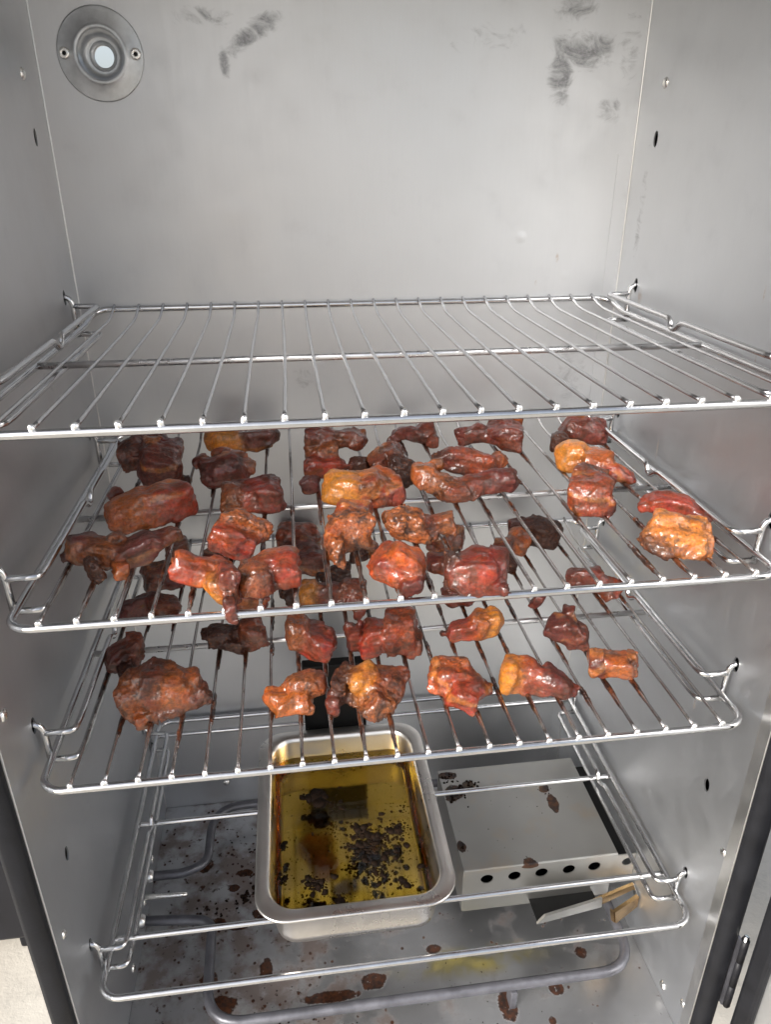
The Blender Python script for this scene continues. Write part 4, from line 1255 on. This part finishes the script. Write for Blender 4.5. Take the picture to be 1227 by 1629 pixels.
FLESH = {  # linear colour, crustiness
    'f': ((.50, .160, .018), .06), 'a': ((.33, .074, .013), .35), 'o': ((.22, .036, .011), .45), 'b': ((.42, .072, .012), .32),
    'r': ((.235, .025, .011), .18), 'm': ((.120, .018, .010), .36), 'p': ((.095, .016, .014), .28), 'k': ((.145, .029, .012), .60),
    't': ((.225, .058, .017), .70), 's': ((.29, .072, .019), 1.0), 'g': ((.50, .155, .034), .50), 'c': ((.045, .013, .008), .8)}

rs = np.random.RandomState(7)
LAT = rs.rand(32, 32, 32).astype(np.float32)
def vnoise(P):
    i = np.floor(P).astype(int)
    f = P - i
    f = f * f * (3 - 2 * f)
    i0 = i & 31
    i1 = (i + 1) & 31
    x0, y0, z0 = i0[..., 0], i0[..., 1], i0[..., 2]
    x1, y1, z1 = i1[..., 0], i1[..., 1], i1[..., 2]
    fx, fy, fz = f[..., 0], f[..., 1], f[..., 2]
    c00 = LAT[x0, y0, z0] * (1 - fx) + LAT[x1, y0, z0] * fx
    c10 = LAT[x0, y1, z0] * (1 - fx) + LAT[x1, y1, z0] * fx
    c01 = LAT[x0, y0, z1] * (1 - fx) + LAT[x1, y0, z1] * fx
    c11 = LAT[x0, y1, z1] * (1 - fx) + LAT[x1, y1, z1] * fx
    return ((c00 * (1 - fy) + c10 * fy) * (1 - fz) + (c01 * (1 - fy) + c11 * fy) * fz) * 2 - 1

def surface_nets(S, org, h):
    inside = S < 0
    nx, ny, nz = S.shape
    corners = [(i, j, k) for i in (0, 1) for j in (0, 1) for k in (0, 1)]
    cnt = sum(inside[i:nx - 1 + i, j:ny - 1 + j, k:nz - 1 + k].astype(int) for i, j, k in corners)
    act = (cnt > 0) & (cnt < 8)
    idx = -np.ones(act.shape, int)
    cells = np.argwhere(act)
    idx[act] = np.arange(len(cells))
    acc = np.zeros((len(cells), 3))
    num = np.zeros(len(cells))
    cx, cy, cz = cells.T
    for a in range(8):
        for b in range(a + 1, 8):
            A, B = corners[a], corners[b]
            if sum(abs(A[q] - B[q]) for q in range(3)) != 1:
                continue
            sa = S[cx + A[0], cy + A[1], cz + A[2]]
            sb_ = S[cx + B[0], cy + B[1], cz + B[2]]
            mk = (sa < 0) != (sb_ < 0)
            t = np.where(mk, sa / np.where(mk, sa - sb_, 1), 0)
            pnt = np.array(A) + t[:, None] * (np.array(B) - np.array(A))
            acc += np.where(mk[:, None], pnt, 0)
            num += mk
    V = (cells + acc / num[:, None]) * h + org
    F = []
    for ax in range(3):
        o1, o2 = [(1, 2), (2, 0), (0, 1)][ax]
        sl0 = [slice(None)] * 3
        sl1 = [slice(None)] * 3
        sl0[ax] = slice(0, -1)
        sl1[ax] = slice(1, None)
        ch = inside[tuple(sl0)] != inside[tuple(sl1)]
        e = np.argwhere(ch)
        e = e[(e[:, o1] > 0) & (e[:, o2] > 0) & (e[:, o1] < S.shape[o1] - 1) & (e[:, o2] < S.shape[o2] - 1)]
        def cell(d1, d2):
            q = e.copy()
            q[:, o1] -= d1
            q[:, o2] -= d2
            return idx[q[:, 0], q[:, 1], q[:, 2]]
        quad = np.stack([cell(1, 1), cell(0, 1), cell(0, 0), cell(1, 0)], 1)
        s = inside[e[:, 0], e[:, 1], e[:, 2]]
        quad[~s] = quad[~s][:, ::-1]
        F.append(quad)
    return V, np.concatenate(F)

def make_piece(seed, lumps, h=.0009):
    """rounded, crumpled chunks grown together into one closed skin"""
    C = np.array([l[0] for l in lumps])
    H = np.array([l[1] for l in lumps])
    Rm = [np.array(Quaternion(l[2]).to_matrix()) for l in lumps]
    mx = H.max(1)
    lo = (C - mx[:, None] * 1.2).min(0) - .004
    hi = (C + mx[:, None] * 1.2).max(0) + .004
    n = np.ceil((hi - lo) / h).astype(int) + 1
    G = np.stack(np.meshgrid(*[lo[a] + h * np.arange(n[a]) for a in range(3)], indexing='ij'), -1)
    off = np.array([seed * 7.13, seed * 3.71, seed * 5.37])
    pw = 4.6
    rc = np.random.RandomState(seed * 13 + 5)
    cuts = []
    for hh, R_ in zip(H, Rm):
        pl = []
        if hh.min() > .0055:
            for _ in range(2):
                nn = np.array([rc.uniform(-1, 1), rc.uniform(-1.0, .2), rc.uniform(-.3, 1)])
                nn /= np.linalg.norm(nn)
                sup = np.sqrt((((nn @ R_) * hh) ** 2).sum())
                pl.append((nn, sup * rc.uniform(.84, 1.0)))
        cuts.append(pl)
    def dist(W):
        ds = []
        for c, hh, R_, pl in zip(C, H, Rm, cuts):
            L = np.abs((W - c) @ R_) / hh
            rr = (L ** pw).sum(-1) ** (1 / pw)
            dd = (rr - 1) * hh.min() * .92
            for nn, of in pl:
                e = (W - c) @ nn - of                        # knife faces, edges rounded off in the smoke
                q = np.clip(.5 + .5 * (e - dd) / .0030, 0, 1)
                dd = dd * (1 - q) + e * q + .0030 * q * (1 - q)
            ds.append(dd)
        return np.stack(ds, -1)
    S = dist(G).min(-1)
    band = np.abs(S) < .0085
    Gb = G[band]
    # bend space a little so no chunk keeps straight sides
    W = Gb + np.stack([vnoise(Gb * 42 + off * .7 + q * 7.7) for q in range(3)], -1) * .0026 + np.stack([vnoise(Gb * 95 + off + q * 11.3) for q in range(3)], -1) * .0021 + np.stack([vnoise(Gb * 190 + off + q * 17.9) for q in range(3)], -1) * .0006
    D = dist(W)
    k = .0013
    d = -k * np.log(np.exp(-np.clip(D / k, -60, 60)).sum(-1))
    wt = np.exp(-np.clip((D - D.min(-1, keepdims=True)) / .0011, 0, 60))
    wt /= wt.sum(-1, keepdims=True)
    cr = np.array([FLESH[l[3]][1] for l in lumps])
    crust = (wt * cr).sum(-1)
    n1 = vnoise(Gb * 150 + off)
    n2 = vnoise(Gb * 340 + off * 1.7)
    n3 = vnoise(Gb * 700 + off * 2.3)
    # ridged wrinkles plus bubbled crust
    bi = D.argmin(-1)
    LB = np.zeros_like(Gb)
    for q, (c, R_) in enumerate(zip(C, Rm)):
        mk = bi == q
        LB[mk] = (Gb[mk] - c) @ R_
    fibre = vnoise(LB * np.array([70, 330, 330]) + off * 1.3)
    d = d + .00045 * (1 - crust) * fibre
    d = d + .0008 * n1 + (.00018 + .00048 * crust) * (np.abs(n2) * 2 - .7) + (.00008 + .00026 * crust) * n3
    S[band] = d
    V, F = surface_nets(S, lo, h)
    me = bpy.data.meshes.new('pork')
    me.from_pydata(V.tolist(), [], F.tolist())
    me.update()
    me.polygons.foreach_set('use_smooth', [True] * len(me.polygons))
    # flesh colour per vertex
    D = dist(V + np.stack([vnoise(V * 160 + off + q * 5.3) for q in range(3)], -1) * .0012)
    wv = np.exp(-np.clip((D - D.min(-1, keepdims=True)) / .0016, 0, 60))
    wv /= wv.sum(-1, keepdims=True)
    cols = np.array([FLESH[l[3]][0] for l in lumps]) * np.array([.92, .94, .74])
    rgb = wv @ cols
    cv = wv @ cr
    # lean fibres run along each chunk, thin fat seams lie across it
    kinds = np.array([l[3] for l in lumps])
    bi = D.argmin(-1)
    LV_ = np.zeros_like(V)
    for q, (c, R_) in enumerate(zip(C, Rm)):
        mk = bi == q
        LV_[mk] = (V[mk] - c) @ R_
    fib = vnoise(LV_ * np.array([60, 420, 420]) + off * 1.3)
    wob = vnoise(V * 90 + off * 2.1)
    seam = vnoise(np.stack([LV_[:, 2] * 150 + wob * .9 + seed * 3.3, LV_[:, 0] * 22 + 3.1, LV_[:, 1] * 22 + 1.7], -1))
    lean = np.isin(kinds[bi], ['r', 'm', 'o', 'k', 'p'])
    sm = np.clip((seam - .34) / .16, 0, 1) * lean * .62
    rgb = rgb * (1 - sm[:, None]) + np.array([.36, .115, .022]) * sm[:, None]
    dk = np.clip((-seam - .36) / .2, 0, 1) * .5
    rgb = rgb * (1 - dk[:, None] * np.array([.75, .9, .9]))
    rgb = rgb * (1 + (.34 * lean + .10)[:, None] * fib[:, None])
    at = me.attributes.new('flesh', 'FLOAT_COLOR', 'POINT')
    at.data.foreach_set('color', np.concatenate([np.clip(rgb, 0, 1), cv[:, None]], 1).astype(np.float32).ravel())
    return me, V

def glaze_sleeve(y0, y1, rd_x, zs, rn):
    n = 14
    pts, rad = [], []
    for i in range(n):
        t = i / (n - 1)
        y = y0 + (y1 - y0) * t
        e = math.sin(math.pi * t) ** .5
        pts.append((rd_x + rn.uniform(-1, 1) * .0002, y, zs + lift(y) - .0004 - .0005 * e * rn.uniform(.3, 1)))
        rad.append(.0011 + .0010 * e * rn.uniform(.55, 1.1))
    return tubes('glaze', [(pts, rad, 8)])

rg2 = random.Random(21)
RDX = {2: .0016, 3: -.0004}
for i, (sh, label, lumps) in enumerate(PIECES):
    me, V = make_piece(i + 1, lumps)
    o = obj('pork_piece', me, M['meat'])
    tag(o, label, 'pork', 'smoked pork pieces on the racks')
    # syrup set on the rods round each piece
    zs = ZS[sh]
    low = V[V[:, 2] < zs + .012]
    if len(low) < 10:
        continue
    for r_i in range(22):
        x = (r_i - 10.5) * .02 + RDX[sh]
        near = low[np.abs(low[:, 0] - x) < .004]
        if len(near) < 6:
            continue
        y0, y1 = near[:, 1].min(), near[:, 1].max()
        e0 = max(.012, y0 - rg2.uniform(.004, .030))
        e1 = min(.29, y1 + rg2.uniform(.002, .010))
        obj('glaze_coating', glaze_sleeve(e0, e1, x, zs, rg2), M['glaze'], (rods2 if sh == 2 else rods3)[r_i])
